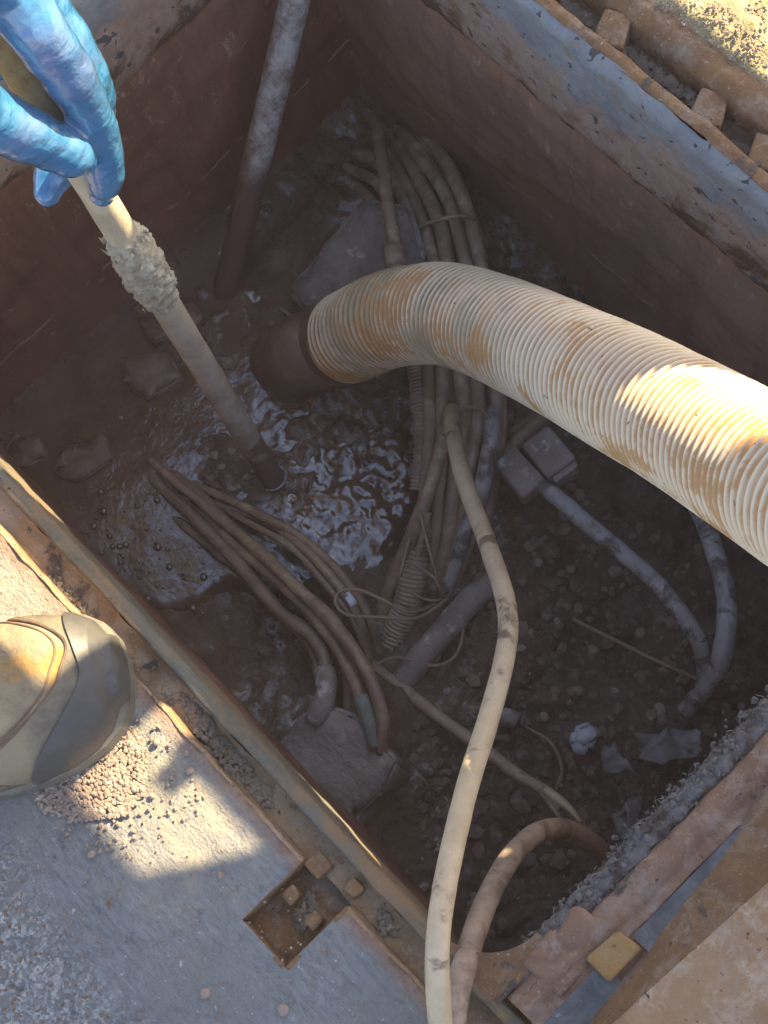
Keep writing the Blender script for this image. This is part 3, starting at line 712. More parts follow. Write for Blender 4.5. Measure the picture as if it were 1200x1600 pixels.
# ------------------------------------------------------------------ blocks of concrete and rocks
def rough_prism(name, px_poly, zt, zb, mat, label, cat, seed, amp=.004, drift=(0, 0), zt_list=None, bev=.006, cuts=3):
    top = [P(x, y, (zt_list[i] if zt_list else zt)) for i, (x, y) in enumerate(px_poly)]
    c = np.mean(top, axis=0)
    bm = bmesh.new(); tv = [bm.verts.new(t) for t in top]
    bv = [bm.verts.new((c[0] + (t[0] - c[0]) * 1.06 + drift[0], c[1] + (t[1] - c[1]) * 1.06 + drift[1], zb)) for t in top]
    n = len(top); bm.faces.new(tv); bm.faces.new(bv[::-1])
    for i in range(n): bm.faces.new((tv[i], bv[i], bv[(i + 1) % n], tv[(i + 1) % n]))
    bmesh.ops.recalc_face_normals(bm, faces=bm.faces)
    bmesh.ops.bevel(bm, geom=bm.edges[:], offset=bev, segments=2, affect='EDGES')
    bmesh.ops.triangulate(bm, faces=bm.faces[:])
    for _ in range(cuts): bmesh.ops.subdivide_edges(bm, edges=[e_ for e_ in bm.edges if e_.calc_length() > .006], cuts=1)
    bmesh.ops.triangulate(bm, faces=bm.faces[:])
    bm.normal_update(); vs = list(bm.verts); pts = np.array([v_.co for v_ in vs]); nr = np.array([v_.normal for v_ in vs])
    d = fbm(pts, 45, 5, seed) * amp
    for v_, k_, n_ in zip(vs, d, nr): v_.co += Vector(n_ * k_)
    me = bpy.data.meshes.new(name); bm.to_mesh(me); bm.free(); me.materials.append(mat)
    me.polygons.foreach_set('use_smooth', [True] * len(me.polygons))
    o = bpy.data.objects.new(name, me); C.objects.link(o); return tag(o, label, cat)
rough_prism('concrete_slab', [(448, 450), (500, 385), (572, 305), (640, 322), (668, 400), (650, 490), (545, 500), (480, 492)], -.40, -.56, M['slab'],
            'grey broken concrete slab behind the bend of the suction hose', 'slab', 41, .004, (0, .0), [-.445, -.42, -.40, -.40, -.40, -.42, -.43, -.45])
rough_prism('concrete_lump', [(492, 1092), (560, 1120), (624, 1190), (596, 1232), (548, 1296), (470, 1262), (420, 1180)], -.40, -.60, M['lump'],
            'square muddy concrete lump at the foot of the left cables', 'concrete', 42, .005, (0, 0), [-.42, -.41, -.40, -.41, -.45, -.46, -.46])
rough_prism('rock', [(560, 1262), (600, 1230), (632, 1250), (638, 1292), (612, 1330), (572, 1318)], -.50, -.60, M['concrete_dark'],
            'dark angular rock lying below the square concrete lump', 'rock', 43, .006, bev=.003)
rough_prism('rock', [(505, 1275), (548, 1282), (556, 1316), (522, 1330)], -.49, -.60, M['concrete_dark'],
            'small dark rock tucked beneath the left lip under the concrete lump', 'rock', 44, .005, bev=.003)
for pts, lab, z in (
    ([(95, 700), (160, 675), (175, 720), (120, 752), (80, 740)], 'wet brown lump of rubble beside the left wall above the lip', -.468),
    ([(5, 690), (60, 680), (75, 715), (20, 735)], 'low wet slab of rubble at the far left edge of the mud', -.470),
    ([(190, 560), (260, 545), (285, 590), (230, 625), (190, 600)], 'flat wet stone left of the pale pole in the mud', -.468),
    ([(215, 500), (300, 470), (320, 500), (240, 535)], 'wet mud covered stone against the left wall foot', -.465)):
    rough_prism('rubble_lump', pts, z, -.56, M['hose_mud'], lab, 'rubble', random.randint(0, 99), .0035, bev=.002)
# two rectangular joint boxes
def jbox(px, py, z, size, rz, label, lid):
    c = P(px, py, z); t = thing('joint_box', c, label, 'joint box')
    mb = MB(); mb.box(c, size, rz, .001); o = mb.obj('box_body', M['concrete'], t); b_ = o.modifiers.new('bevel', 'BEVEL'); b_.width = .004; b_.segments = 3
    if lid:
        mb = MB(); d = np.array([math.cos(rz), math.sin(rz), 0]) * (size[0] / 2 + .003); mb.box(c + d + np.array([0, 0, -.004]), (.008, size[1] * .8, size[2] * .8), rz, .0006); o = mb.obj('end_cap', M['concrete'], t)
        b_ = o.modifiers.new('bevel', 'BEVEL'); b_.width = .002; b_.segments = 2
    return t
jbox(812, 742, -.43, (.050, .030, .030), -.12, 'grey muddy joint box with a pale cable leaving its end', False)
jbox(858, 712, -.43, (.046, .036, .032), -.12, 'smaller grey joint box with an end cap, tucked just under the suction hose', True)

# ------------------------------------------------------------------ cables
def Z(pts): return [P(x, y, z) for x, y, z in pts]
def cab(name, pts, r, mat, label, cat='cable', group=None, **kw):
    o = cable(name, Z(pts), r, mat, None, **kw); return tag(o, label, cat, group)
G = 'cables bundled beneath the suction hose'
BL = ['outermost right cable of the muddy bundle, its widest arc nearest the far wall', 'second cable in from the right edge of the muddy bundle', 'cable third from the right in the muddy bundle, just right of the middle',
 'cable fourth from the right in the muddy bundle, just left of the middle', 'upper of two cables leaving the bundle leftwards behind the riser pipe', 'lower of two cables leaving the bundle leftwards behind the riser pipe', 'cable filling the middle of the bundle behind the tie']
bundle = [
 [(590, 182, -.545), (625, 190, -.50), (668, 215, -.46), (712, 285, -.43), (738, 350, -.42), (755, 430, -.42), (768, 540, -.42), (776, 640, -.42), (765, 720, -.43), (735, 830, -.46), (700, 930, -.50), (660, 990, -.54)],
 [(585, 190, -.55), (612, 200, -.51), (655, 240, -.46), (695, 305, -.43), (718, 370, -.415), (733, 440, -.41), (745, 560, -.41), (748, 660, -.41), (735, 740, -.42), (712, 840, -.45), (690, 930, -.49)],
 [(580, 200, -.55), (625, 228, -.49), (660, 290, -.44), (690, 355, -.42), (705, 430, -.41), (716, 560, -.40), (722, 660, -.40), (712, 740, -.41), (694, 840, -.44), (668, 940, -.49)],
 [(570, 215, -.55), (604, 240, -.49), (640, 300, -.44), (667, 370, -.42), (682, 440, -.41), (690, 560, -.40), (694, 680, -.40), (686, 760, -.41), (676, 860, -.44), (650, 960, -.49)],
 [(505, 242, -.55), (545, 236, -.51), (592, 256, -.47), (628, 312, -.44), (652, 370, -.425), (662, 440, -.415), (672, 560, -.41), (676, 680, -.41), (668, 780, -.42), (652, 880, -.45)],
 [(490, 275, -.55), (532, 262, -.51), (578, 278, -.47), (612, 325, -.45), (637, 385, -.435), (646, 450, -.43), (655, 560, -.43)],
 [(575, 208, -.545), (640, 262, -.475), (676, 322, -.445), (700, 380, -.435), (718, 450, -.43), (730, 560, -.425), (734, 660, -.42), (722, 760, -.43), (704, 850, -.46)]]
bundle += [
 [(600, 190, -.55), (640, 206, -.485), (690, 258, -.455), (728, 330, -.435), (745, 400, -.43), (758, 500, -.43), (764, 600, -.43), (752, 720, -.44), (722, 830, -.47), (690, 920, -.51)],
 [(560, 212, -.55), (600, 225, -.51), (645, 275, -.465), (675, 335, -.44), (693, 400, -.43), (704, 500, -.42), (708, 620, -.415), (700, 740, -.425), (684, 850, -.455), (660, 930, -.49)],
 [(515, 255, -.55), (560, 262, -.51), (602, 292, -.475), (634, 345, -.45), (652, 410, -.435), (664, 500, -.43), (684, 620, -.42), (680, 740, -.43), (664, 860, -.46), (640, 950, -.50)],
 [(610, 190, -.55), (650, 214, -.50), (702, 270, -.47), (732, 335, -.455), (748, 400, -.45), (772, 520, -.45), (782, 640, -.45), (772, 740, -.46), (748, 840, -.49), (720, 900, -.52)]]
BL_ = ['upper inner cable of the bundle, arching over the concrete slab', 'cable squeezed between the second and third cables from the right of the bundle', 'lowest cable on the left of the bundle, hugging the top of the concrete slab']
BL += ['cable just inside the outermost right one, slightly deeper in the muddy bundle', 'thin cable sunk between the two middle cables of the bundle', 'inner left cable of the bundle, passing closest to the riser pipe', 'deep outer cable half hidden beneath the outermost right one in the bundle']
BL += BL_
bundle += [
 [(535, 225, -.55), (575, 232, -.51), (618, 268, -.47), (655, 325, -.445), (676, 390, -.43), (690, 500, -.42), (700, 620, -.41), (690, 740, -.42), (672, 850, -.45)],
 [(590, 186, -.55), (634, 212, -.48), (678, 268, -.45), (708, 330, -.43), (727, 400, -.42), (740, 520, -.415), (742, 640, -.41), (728, 740, -.42), (700, 850, -.45), (676, 930, -.49)],
 [(470, 290, -.55), (515, 285, -.52), (560, 296, -.49), (596, 335, -.46), (622, 395, -.445), (640, 470, -.44)]]
for i, b in enumerate(bundle): cab('bundled_cable', b, .0070 if i % 2 else .0080, M['cable_brown'], BL[i], 'cable', G, lump=.05)
cab('pale_cable', [(768, 640, -.40), (766, 690, -.40), (752, 760, -.41), (722, 850, -.45), (692, 930, -.49), (648, 1005, -.53)], .0085, M['cable_grey'], 'pale grey cable on the right side of the bundle below the hose')
rr_ = lambda p: (lambda s_, th: .00075 * np.clip(np.cos(s_ / p * 2 * PI) * 2.5, -1, 1) + th * 0)
cab('corrugated_conduit', [(648, 540, -.42), (656, 620, -.42), (658, 700, -.42), (652, 760, -.43)], .0098, M['conduit'], 'narrow corrugated conduit just left of the bundle under the hose', 'conduit', relief=rr_(.0042), step=.0006, lump=.02)
cab('corrugated_conduit', [(662, 800, -.43), (652, 860, -.44), (638, 930, -.46), (618, 1000, -.49), (596, 1040, -.53)], .0148, M['conduit'], 'wide corrugated conduit descending at the foot of the bundle', 'conduit', relief=rr_(.0046), step=.0006, lump=.02)
cab('fat_conduit', [(770, 905, -.485), (735, 935, -.475), (690, 990, -.475), (640, 1055, -.48), (590, 1125, -.51)], .0135, M['concrete'], 'fat grey dusty pipe lying at the foot of the bundle', 'pipe', seg=16)
cab('crossing_strand', [(705, 640, -.385), (690, 700, -.39), (662, 790, -.40), (630, 870, -.43), (605, 930, -.46), (590, 1010, -.51)], .0078, M['cable_olive'], 'olive brown strand crossing in front of the conduits towards the lower left')
cab('thin_strand', [(668, 800, -.40), (650, 870, -.43), (628, 930, -.46), (604, 1000, -.50)], .004, M['cable_olive'], 'thin strand beside the wide corrugated conduit')
cab('dark_pipe', [(850, 655, -.47), (800, 700, -.46), (755, 765, -.47), (715, 830, -.50)], .0085, M['cable_brown'], 'dim pipe slanting between the joint boxes and the bundle', 'pipe')
cab('dark_pipe', [(835, 650, -.49), (775, 695, -.49), (735, 740, -.50)], .0065, M['cable_brown'], 'slim dim pipe above the slanting pipe next to the bundle', 'pipe')
cab('dark_pipe', [(790, 760, -.50), (745, 800, -.51), (705, 850, -.53)], .008, M['cable_dark'], 'dark pipe below the joint boxes, half hidden by the bundle', 'pipe')
# upright duct in front of the slab
t = thing('riser_pipe', P(622, 412, -.40), 'slim upright pipe with a collar in front of the concrete slab', 'pipe')
cable('pipe_body', Z([(540, 178, -.54), (565, 174, -.50), (582, 184, -.46), (594, 232, -.42), (604, 310, -.39), (614, 385, -.375), (622, 430, -.37)]), .0072, M['cable_brown'], t)
cable('collar', Z([(615, 392, -.374), (617, 404, -.372), (620, 418, -.370)]), .0112, M['cable_brown'], t, seg=14)
# tie round the bundle
mb_pts = [(646, 362, -.430), (660, 352, -.405), (690, 342, -.395), (722, 338, -.398), (742, 342, -.415)]
cab('cable_tie', mb_pts, .0024, M['cable_brown'], 'tie strapped across the cable bundle above the hose', 'cable tie', seg=6)

# left hand cables rising out of the mud
left = [
 ([(225, 705, -.50), (300, 770, -.465), (375, 832, -.452), (452, 912, -.43), (512, 985, -.42), (548, 1060, -.42), (560, 1120, -.425)], .0048, 'cable_dark', 'thin dark cable tucked between the stout olive cable and the dark stout one'),
 ([(310, 775, -.50), (370, 806, -.46), (450, 850, -.445), (505, 905, -.44), (548, 962, -.44), (572, 1020, -.46), (580, 1080, -.48)], .0044, 'cable_olive', 'thinnest olive cable, between the taped cable and the uppermost one'),
 ([(205, 690, -.50), (262, 742, -.468), (345, 810, -.452), (420, 878, -.435), (492, 955, -.425), (545, 1035, -.41), (572, 1098, -.405)], .0052, 'cable_brown', 'brown cable lying along the left side of the stout olive cable'),
 ([(270, 735, -.51), (310, 762, -.475), (390, 795, -.455), (450, 826, -.445), (520, 882, -.435), (560, 935, -.44), (580, 985, -.46), (592, 1045, -.50)], .0052, 'cable_olive', 'thin olive cable, uppermost of the left cables that rise out of the mud'),
 ([(290, 765, -.51), (335, 787, -.475), (420, 818, -.455), (482, 867, -.440), (532, 922, -.435), (562, 972, -.445), (584, 1040, -.49)], .0056, 'cable_olive', 'thin cable with a scrap of white tape among the left cables'),
 ([(240, 715, -.51), (290, 757, -.47), (380, 836, -.44), (450, 906, -.415), (520, 972, -.395), (572, 1042, -.385), (598, 1112, -.388), (597, 1175, -.41)], .0066, 'cable_olive', 'stout olive cable, outermost on the right of the left cables, ending at the concrete lump'),
 ([(262, 752, -.51), (345, 830, -.46), (430, 902, -.43), (500, 972, -.41), (548, 1050, -.40), (574, 1122, -.398), (585, 1172, -.41)], .0060, 'cable_olive', 'cable with a turquoise worn end dropping onto the concrete lump'),
 ([(195, 700, -.51), (240, 745, -.48), (310, 812, -.46), (372, 882, -.445), (440, 958, -.43), (496, 1004, -.425), (512, 1052, -.425), (506, 1110, -.43)], .0072, 'cable_dark', 'dark stout cable bending down into the top of the concrete lump'),
 ([(215, 770, -.51), (262, 802, -.485), (325, 852, -.47), (390, 905, -.46), (438, 955, -.45), (482, 1005, -.445), (500, 1060, -.44)], .0058, 'cable_dark', 'dark cable lowest of the left cables, nearest the puddle'),
 ([(330, 818, -.50), (400, 872, -.465), (468, 940, -.44), (530, 1015, -.43), (545, 1075, -.43), (543, 1140, -.44)], .0062, 'cable_dark', 'dark cable hidden between the stout left cables'),
 ([(535, 1010, -.45), (556, 1060, -.44), (562, 1105, -.44), (560, 1150, -.45)], .0055, 'cable_dark', 'short dim cable behind the turquoise ended cable')]
for pts, r, mt, lab in left: o = cab('mud_cable', pts, r, M[mt], lab, lump=.14, wig=.45)
t1_ = cable('worn_sleeve', Z([(563, 1092, -.3975), (573, 1120, -.397), (582, 1155, -.404), (585, 1165, -.408)]), .0078, M['turquoise']); tag(t1_, 'turquoise worn sleeve on the cable end at the concrete lump', 'sleeve')
t1_ = cable('tape_scrap', Z([(537, 928, -.4345), (543, 937, -.4345), (549, 946, -.436)]), .0064, M['white_tape']); tag(t1_, 'scrap of white tape round a thin left cable', 'tape')
cable_cone = cab('cable_sleeve', [(510, 1050, -.424), (514, 1075, -.42), (508, 1105, -.42), (492, 1130, -.425)], .0115, M['concrete'], 'grey mud caked sleeve where the dark stout cable enters the concrete lump', 'sleeve', seg=14, lump=.25)

# grey cables on the right
cab('grey_cable', [(835, 752, -.43), (870, 780, -.43), (912, 815, -.43), (960, 850, -.425), (1015, 895, -.425), (1060, 945, -.43), (1092, 1000, -.45), (1100, 1050, -.49), (1096, 1075, -.53)], .0088, M['cable_grey'], 'pale grey cable arching from the joint box to the right hand soil', lump=.08, seg=14)
cab('grey_cable', [(1090, 780, -.46), (1105, 825, -.44), (1125, 890, -.43), (1136, 950, -.43), (1130, 1020, -.45), (1108, 1075, -.49), (1075, 1112, -.53)], .0098, M['cable_grey'], 'pale grey cable hanging on the far right, below the suction hose', lump=.08, seg=14)
# cream cables in front
c1 = cab('cream_cable', [(706, 640, -.36), (708, 668, -.33), (722, 740, -.26), (758, 840, -.18), (786, 920, -.12), (794, 980, -.08), (786, 1040, -.05), (764, 1120, -.02), (736, 1210, .02), (712, 1300, .05), (693, 1390, .07), (684, 1470, .08), (685, 1540, .07), (694, 1640, .03), (720, 1740, .012)],
    .0082, M['cable_cream'], 'long cream cable curving from the bundle up over the near edge', seg=18, lump=.02, wig=.08)
cab('buff_cable', [(958, 1352, -.36), (925, 1318, -.30), (880, 1296, -.24), (838, 1303, -.18), (796, 1345, -.12), (760, 1410, -.06), (732, 1490, -.01), (714, 1560, .012), (704, 1660, .012), (700, 1760, .012)],
    .0088, M['cable_buff'], 'shorter buff cable looping over the near edge beside the cream one', seg=18, lump=.03, wig=.1)
# broken rod with a split end
t = thing('split_rod', P(740, 1160, -.5), 'long brown rod lying on the soil with a split pale end', 'rod')
cable('rod', Z([(575, 1035, -.475), (640, 1085, -.475), (730, 1152, -.47), (800, 1205, -.465), (850, 1235, -.46), (880, 1262, -.458)]), .0062, M['cable_buff'], t, lump=.1)
cable('split_end', Z([(850, 1235, -.458), (885, 1262, -.450), (905, 1285, -.450)]), .0052, M['cable_cream'], t, taper=([0, .5, 1], [.9, .9, .3]))
cable('split_end', Z([(845, 1238, -.460), (868, 1270, -.458), (885, 1292, -.46)]), .0035, M['cable_buff'], t, taper=([0, .5, 1], [1, .8, .3]))
cable('split_end', Z([(872, 1256, -.460), (905, 1290, -.462), (940, 1322, -.468)]), .0048, M['cable_dark'], t, taper=([0, .5, 1], [1, .9, .4]))
t = thing('cut_cable', P(750, 1110, -.53), 'grey cable lying on the soil with a pale cut end right of the cream cable', 'cable')
cable('cable_body', Z([(600, 1165, -.52), (650, 1128, -.505), (700, 1108, -.505), (750, 1110, -.505), (805, 1126, -.508)]), .0078, M['cable_dark'], t)
cable('cut_end', Z([(780, 1117, -.507), (795, 1122, -.507), (807, 1127, -.507)]), .0086, M['concrete'], t)
# thin wires
wires = [
 ([(690, 680, -.38), (720, 640, -.375), (750, 640, -.38), (775, 665, -.40)], .0021, 'thin wire arching over the bundle just under the hose'),
 ([(640, 840, -.41), (625, 900, -.42), (632, 885, -.42), (652, 885, -.41), (680, 905, -.40), (688, 925, -.41)], .0016, 'thin wire hooked round the wide corrugated conduit'),
 ([(655, 800, -.39), (668, 850, -.39), (682, 900, -.40), (690, 935, -.43), (660, 935, -.44), (640, 920, -.44)], .0016, 'thin wire looping down the right of the conduit'),
 ([(700, 935, -.43), (655, 965, -.40), (600, 965, -.39), (545, 962, -.395), (524, 945, -.40), (530, 925, -.40), (560, 922, -.395), (600, 938, -.39), (640, 957, -.40), (680, 945, -.43)], .0019, 'thin wire forming a wide flat loop across the left cables'),
 ([(575, 1045, -.45), (620, 1028, -.46), (680, 1040, -.47), (715, 1020, -.47), (728, 960, -.48)], .0018, 'thin wire curling over the fat grey pipe'),
 ([(895, 968, -.52), (960, 1000, -.515), (1020, 1030, -.51), (1092, 1062, -.51)], .0022, 'straight thin wire on the soil pointing at the grey cable ends'),
 ([(820, 1135, -.53), (860, 1160, -.525), (878, 1200, -.525), (868, 1235, -.53)], .0018, 'thin curved wire on the soil above the split rod'),
 ([(405, 500, -.48), (440, 510, -.465), (470, 505, -.47)], .0032, 'short stick poking from the mud left of the hose end'),
 ([(420, 470, -.49), (450, 490, -.465), (485, 520, -.47)], .0022, 'thin twig in the mud left of the hose end')]
for pts, r, lab in wires: cab('thin_wire', pts, r, M['wire'], lab, 'wire', seg=6)
# foam, film
rough_prism('foam_scrap', [(898, 1140), (925, 1132), (938, 1150), (918, 1166), (896, 1162)], -.512, -.55, M['foam'], 'crumpled scrap of white foam on the soil right of the cream cable', 'foam', 7, .008)
def sheet(name, pts, mat, label, cat, seed, amp=.008):
    p = [P(*q) for q in pts]; v, f = strip(p[0], p[1], p[3], p[2], 22, 14, 0, 1); v = v + np.stack([fbm(v, 55, 3, seed + k_) for k_ in range(3)], 1) * amp
    o = mesh_obj(name, v, f, mat, None); sm = o.modifiers.new('solid', 'SOLIDIFY'); sm.thickness = .0012; return tag(o, label, cat)
sheet('plastic_scrap', [(985, 1150, -.50), (1095, 1140, -.50), (1098, 1180, -.50), (1010, 1190, -.505)], M['plastic'], 'crumpled dark plastic wrapper at the right of the soil', 'plastic', 5)
sheet('plastic_scrap', [(935, 1170, -.50), (960, 1160, -.50), (985, 1225, -.50), (965, 1235, -.505)], M['plastic'], 'narrow dark plastic strip below the foam scrap', 'plastic', 15)
sheet('plastic_scrap', [(950, 1255, -.46), (1000, 1245, -.46), (1000, 1290, -.46), (970, 1300, -.465)], M['plastic'], 'pale torn plastic tatter at the foot of the fibrous edge', 'plastic', 25, .012)

# ------------------------------------------------------------------ stones
def in_poly(x, y, poly):
    c = False; n = len(poly)
    for i in range(n):
        x1_, y1_ = poly[i]; x2_, y2_ = poly[(i + 1) % n]
        if (y1_ > y) != (y2_ > y) and x < (x2_ - x1_) * (y - y1_) / (y2_ - y1_) + x1_: c = not c
    return c
def scatter(name, poly, n, r, z, mat, parent=None, edge=0, flat=False, heap=0):
    mb = MB(); xs_ = [p_[0] for p_ in poly]; ys_ = [p_[1] for p_ in poly]; cx_, cy_ = np.mean(xs_), np.mean(ys_); k_ = 0
    while k_ < n:
        x, y = random.uniform(min(xs_), max(xs_)), random.uniform(min(ys_), max(ys_))
        if not in_poly(x, y, poly): continue
        rr = (r[0] + (r[1] - r[0]) * random.random() ** 1.6) * (1.5 if random.random() < .06 else 1); h = heap * max(0, 1 - math.hypot((x - cx_) / 90, (y - cy_) / 75)) * random.random()
        mb.add(pebble(P(x, y, z) + np.array([0, 0, rr * .35 + h]), rr), IF); k_ += 1
    o = mb.obj(name, mat, parent); o['kind'] = 'stuff'; return o
scatter('gravel_heap', [(45, 1235), (110, 1190), (180, 1125), (215, 1140), (232, 1180), (225, 1240), (195, 1275), (120, 1285), (70, 1270)], 2600, (.0008, .0022), .001, M['gravel'], heap=.003)
scatter('gravel_heap', [(60, 1230), (180, 1130), (250, 1120), (330, 1260), (250, 1310), (170, 1350), (90, 1300)], 210, (.0009, .0022), .0005, M['gravel'])
scatter('grit', [(0, 1250), (400, 1340), (620, 1600), (0, 1600)], 420, (.0005, .0013), .0005, M['gravel'])
scatter('channel_gravel', [(282, 1082), (300, 1085), (345, 1145), (415, 1225), (432, 1262), (395, 1262), (340, 1195), (290, 1125)], 380, (.0013, .0030), -.0155, M['gravel_dark'], frame)
scatter('channel_gravel', [(60, 905), (90, 900), (150, 955), (140, 975), (100, 950)], 120, (.001, .0026), -.0155, M['gravel_dark'], frame)
scatter('channel_gravel', [(455, 1425), (485, 1390), (500, 1425), (470, 1460)], 60, (.0015, .0034), -.029, M['gravel_dark'], frame)
scatter('channel_gravel', [(585, 1425), (605, 1425), (625, 1465), (600, 1460)], 60, (.0013, .003), -.0155, M['gravel_dark'], frame)
scatter('channel_gravel', [(880, 0), (955, 55), (940, 60), (870, 10)], 90, (.002, .005), -.020, M['gravel_dark'], frame)
scatter('channel_gravel', [(980, 75), (1105, 165), (1090, 175), (970, 90)], 110, (.002, .005), -.020, M['gravel_dark'], frame)
scatter('channel_gravel', [(1125, 215), (1180, 240), (1160, 255), (1125, 235)], 70, (.002, .005), -.020, M['gravel_dark'], frame)
scatter('grit', [(1010, 0), (1200, 0), (1200, 140), (1100, 60)], 700, (.0004, .0016), .004, M['gravel'])
# floor rubble as one mass, plus countable stones
mb = MB()
fp = lambda x, y: fz(np.array([[x, y, 0.]]))[0]
k_ = 0
poly = [(640, 1130), (720, 780), (900, 760), (1180, 900), (1160, 1120), (900, 1330), (760, 1480), (640, 1330)]
while k_ < 900:
    x, y = random.uniform(600, 1200), random.uniform(760, 1500)
    if not in_poly(x, y, poly): continue
    q = P(x, y, -.55); zz = fp(q[0], q[1]); q = P(x, y, zz); rr = abs(random.gauss(0, .0035)) + .0012
    mb.add(pebble((q[0], q[1], fp(q[0], q[1]) + rr * .2), rr), IF); k_ += 1
o = mb.obj('floor_rubble', M['stone_dark']); o['kind'] = 'stuff'
mb = MB(); k_ = 0
poly2 = [(20, 700), (230, 500), (420, 480), (640, 600), (640, 900), (520, 1000), (330, 1000), (100, 850)]
while k_ < 120:
    x, y = random.uniform(0, 650), random.uniform(480, 1050)
    if not in_poly(x, y, poly2): continue
    q = P(x, y, -.48); zz = fp(q[0], q[1]); q = P(x, y, zz); rr = abs(random.gauss(0, .003)) + .001
    mb.add(pebble((q[0], q[1], fp(q[0], q[1]) + rr * .1), rr), IF); k_ += 1
o = mb.obj('mud_grit', M['concrete_dark']); o['kind'] = 'stuff'
spots = [(870, 972, .0055), (928, 1015, .009), (892, 890, .007), (945, 1150, .005), (1000, 990, .009), (830, 990, .006), (905, 1080, .010), (850, 1120, .007), (960, 1080, .008),
         (655, 1170, .005), (695, 1385, .007), (700, 1080, .007), (672, 1205, .005), (1035, 1048, .007), (812, 1010, .008), (840, 880, .008), (990, 880, .009), (1030, 1110, .012)]
gset = 'loose stones on the pit floor'
for x, y, rr in spots:
    q = P(x, y, -.55); zz = fp(q[0], q[1]); q = P(x, y, zz)
    o = mesh_obj('stone', pebble((0, 0, 0), rr), IF, M['stone'], None, False); o.location = (q[0], q[1], fp(q[0], q[1]) + rr * .3)
    ss = o.modifiers.new('sub', 'SUBSURF'); ss.levels = 1; ss.render_levels = 1
    tag(o, 'small pale stone lying loose on the dark soil of the pit floor', 'stone', gset)
for x, y, rr, lab in ((322, 1552, .0048, 'single pale pebble on the pavement below the lifting pocket'), (444, 1578, .0058, 'brownish pebble on the pavement nearest the bottom edge'), (345, 1368, .0035, 'pebble just below the sunlit patch on the pavement'),
                      (297, 1205, .0048, 'yellow pebble in the sunlit patch beside the channel'), (246, 1160, .004, 'pale pebble between boot and sunlit patch'), (292, 1178, .003, 'small pebble close to the channel in the sunlit patch'), (145, 1335, .004, 'pebble fallen from the gravel heap, below it')):
    q = P(x, y, 0); o = mesh_obj('pebble', pebble((0, 0, 0), rr), IF, M['gravel'], None, False); o.location = (q[0], q[1], rr * .4 + .001)
    ss = o.modifiers.new('sub', 'SUBSURF'); ss.levels = 1; ss.render_levels = 1; tag(o, lab, 'pebble')

# ------------------------------------------------------------------ the worker: body off to the left, gloved hand and boot in view
person = thing('person', (-.25, -.62, 0), 'worker bending in from the left, blue rubber glove on the pole, scuffed boot on pavement', 'person')
def blob(name, chains, voxel, mat, smooth=4, parent=person, seg=20, fold=0):
    mb = MB()
    for ch in chains:
        pts = np.array([c[0] for c in ch]); rd = np.array([c[1] for c in ch]); pr = np.c_[pts, rd]
        pp = crom(pr, len(ch) * 14); sl_ = np.r_[0, np.cumsum(np.linalg.norm(np.diff(pp[:, :3], axis=0), axis=1))]; pp[:, 3] *= 1 + fold * fbm(np.c_[sl_ * 95, sl_ * 0 + len(mb.v), sl_ * 0], 1, 2, 3); mb.add(*tube_data(pp[:, :3], np.maximum(pp[:, 3], .002), seg)[:2])
        for e_ in (0, -1):
            bm = bmesh.new(); bmesh.ops.create_uvsphere(bm, u_segments=seg, v_segments=10, radius=float(rd[e_]))
            vv = np.array([x.co for x in bm.verts]) + pts[e_]; ff_ = [tuple(w_.index for w_ in q.verts) for q in bm.faces]; bm.free(); mb.add(vv, ff_)
    o = mb.obj(name, mat, parent, True)
    r = o.modifiers.new('remesh', 'REMESH'); r.mode = 'VOXEL'; r.voxel_size = voxel; r.use_smooth_shade = True
    s_ = o.modifiers.new('smooth', 'SMOOTH'); s_.iterations = smooth; s_.factor = .5
    return o
H = lambda x, y, d, r: (PD(x, y, d), r)
wr = PD(-190, -140, 1.00)
hand = [
 [(wr, .034), H(-60, -70, 1.055, .034), H(10, -15, 1.085, .027), H(58, 48, 1.10, .0215), H(100, 108, 1.13, .0195), H(136, 168, 1.172, .0170), H(158, 232, 1.215, .0158), H(164, 275, 1.243, .0142), H(160, 302, 1.262, .0105)],
 [H(10, -30, 1.10, .025), H(70, 20, 1.13, .020), H(120, 92, 1.160, .0172), H(146, 150, 1.205, .016), H(140, 208, 1.262, .015), H(102, 250, 1.290, .0155), H(82, 278, 1.292, .0148), H(74, 302, 1.290, .0105)],
 [(wr, .034), H(-140, 20, 1.03, .032), H(-85, 120, 1.07, .026), H(-30, 172, 1.105, .0215), H(25, 203, 1.135, .0205), H(75, 226, 1.163, .0188), H(112, 243, 1.181, .0160), H(130, 251, 1.195, .0105)],
 [H(-60, -70, 1.08, .028), H(20, -40, 1.12, .020), H(60, 20, 1.15, .017), H(40, 70, 1.18, .016), H(-10, 95, 1.17, .014), H(-35, 105, 1.15, .010)],
 [H(-90, -80, 1.07, .028), H(-20, -80, 1.11, .019), H(10, -40, 1.14, .016), H(-10, 10, 1.16, .015), H(-60, 40, 1.14, .013), H(-85, 50, 1.12, .010)],
 [H(-60, -70, 1.055, .032), H(-140, 20, 1.03, .030)],
 [(wr, .036), (wr + (np.array([-.50, -.2, .62]) - wr) * .35, .047), (wr + (np.array([-.50, -.2, .62]) - wr) * .6, .055)]]
gl = blob('glove', hand, .0022, M['glove'], 2, fold=.04); 
tx = bpy.data.textures.new('folds', 'CLOUDS'); tx.noise_scale = .030; tx.noise_depth = 2
dm = gl.modifiers.new('folds', 'DISPLACE'); dm.texture = tx; dm.texture_coords = 'LOCAL'; dm.strength = .0030; dm.mid_level = .5
tx = bpy.data.textures.new('wrinkles', 'CLOUDS'); tx.noise_scale = .006; tx.noise_depth = 1
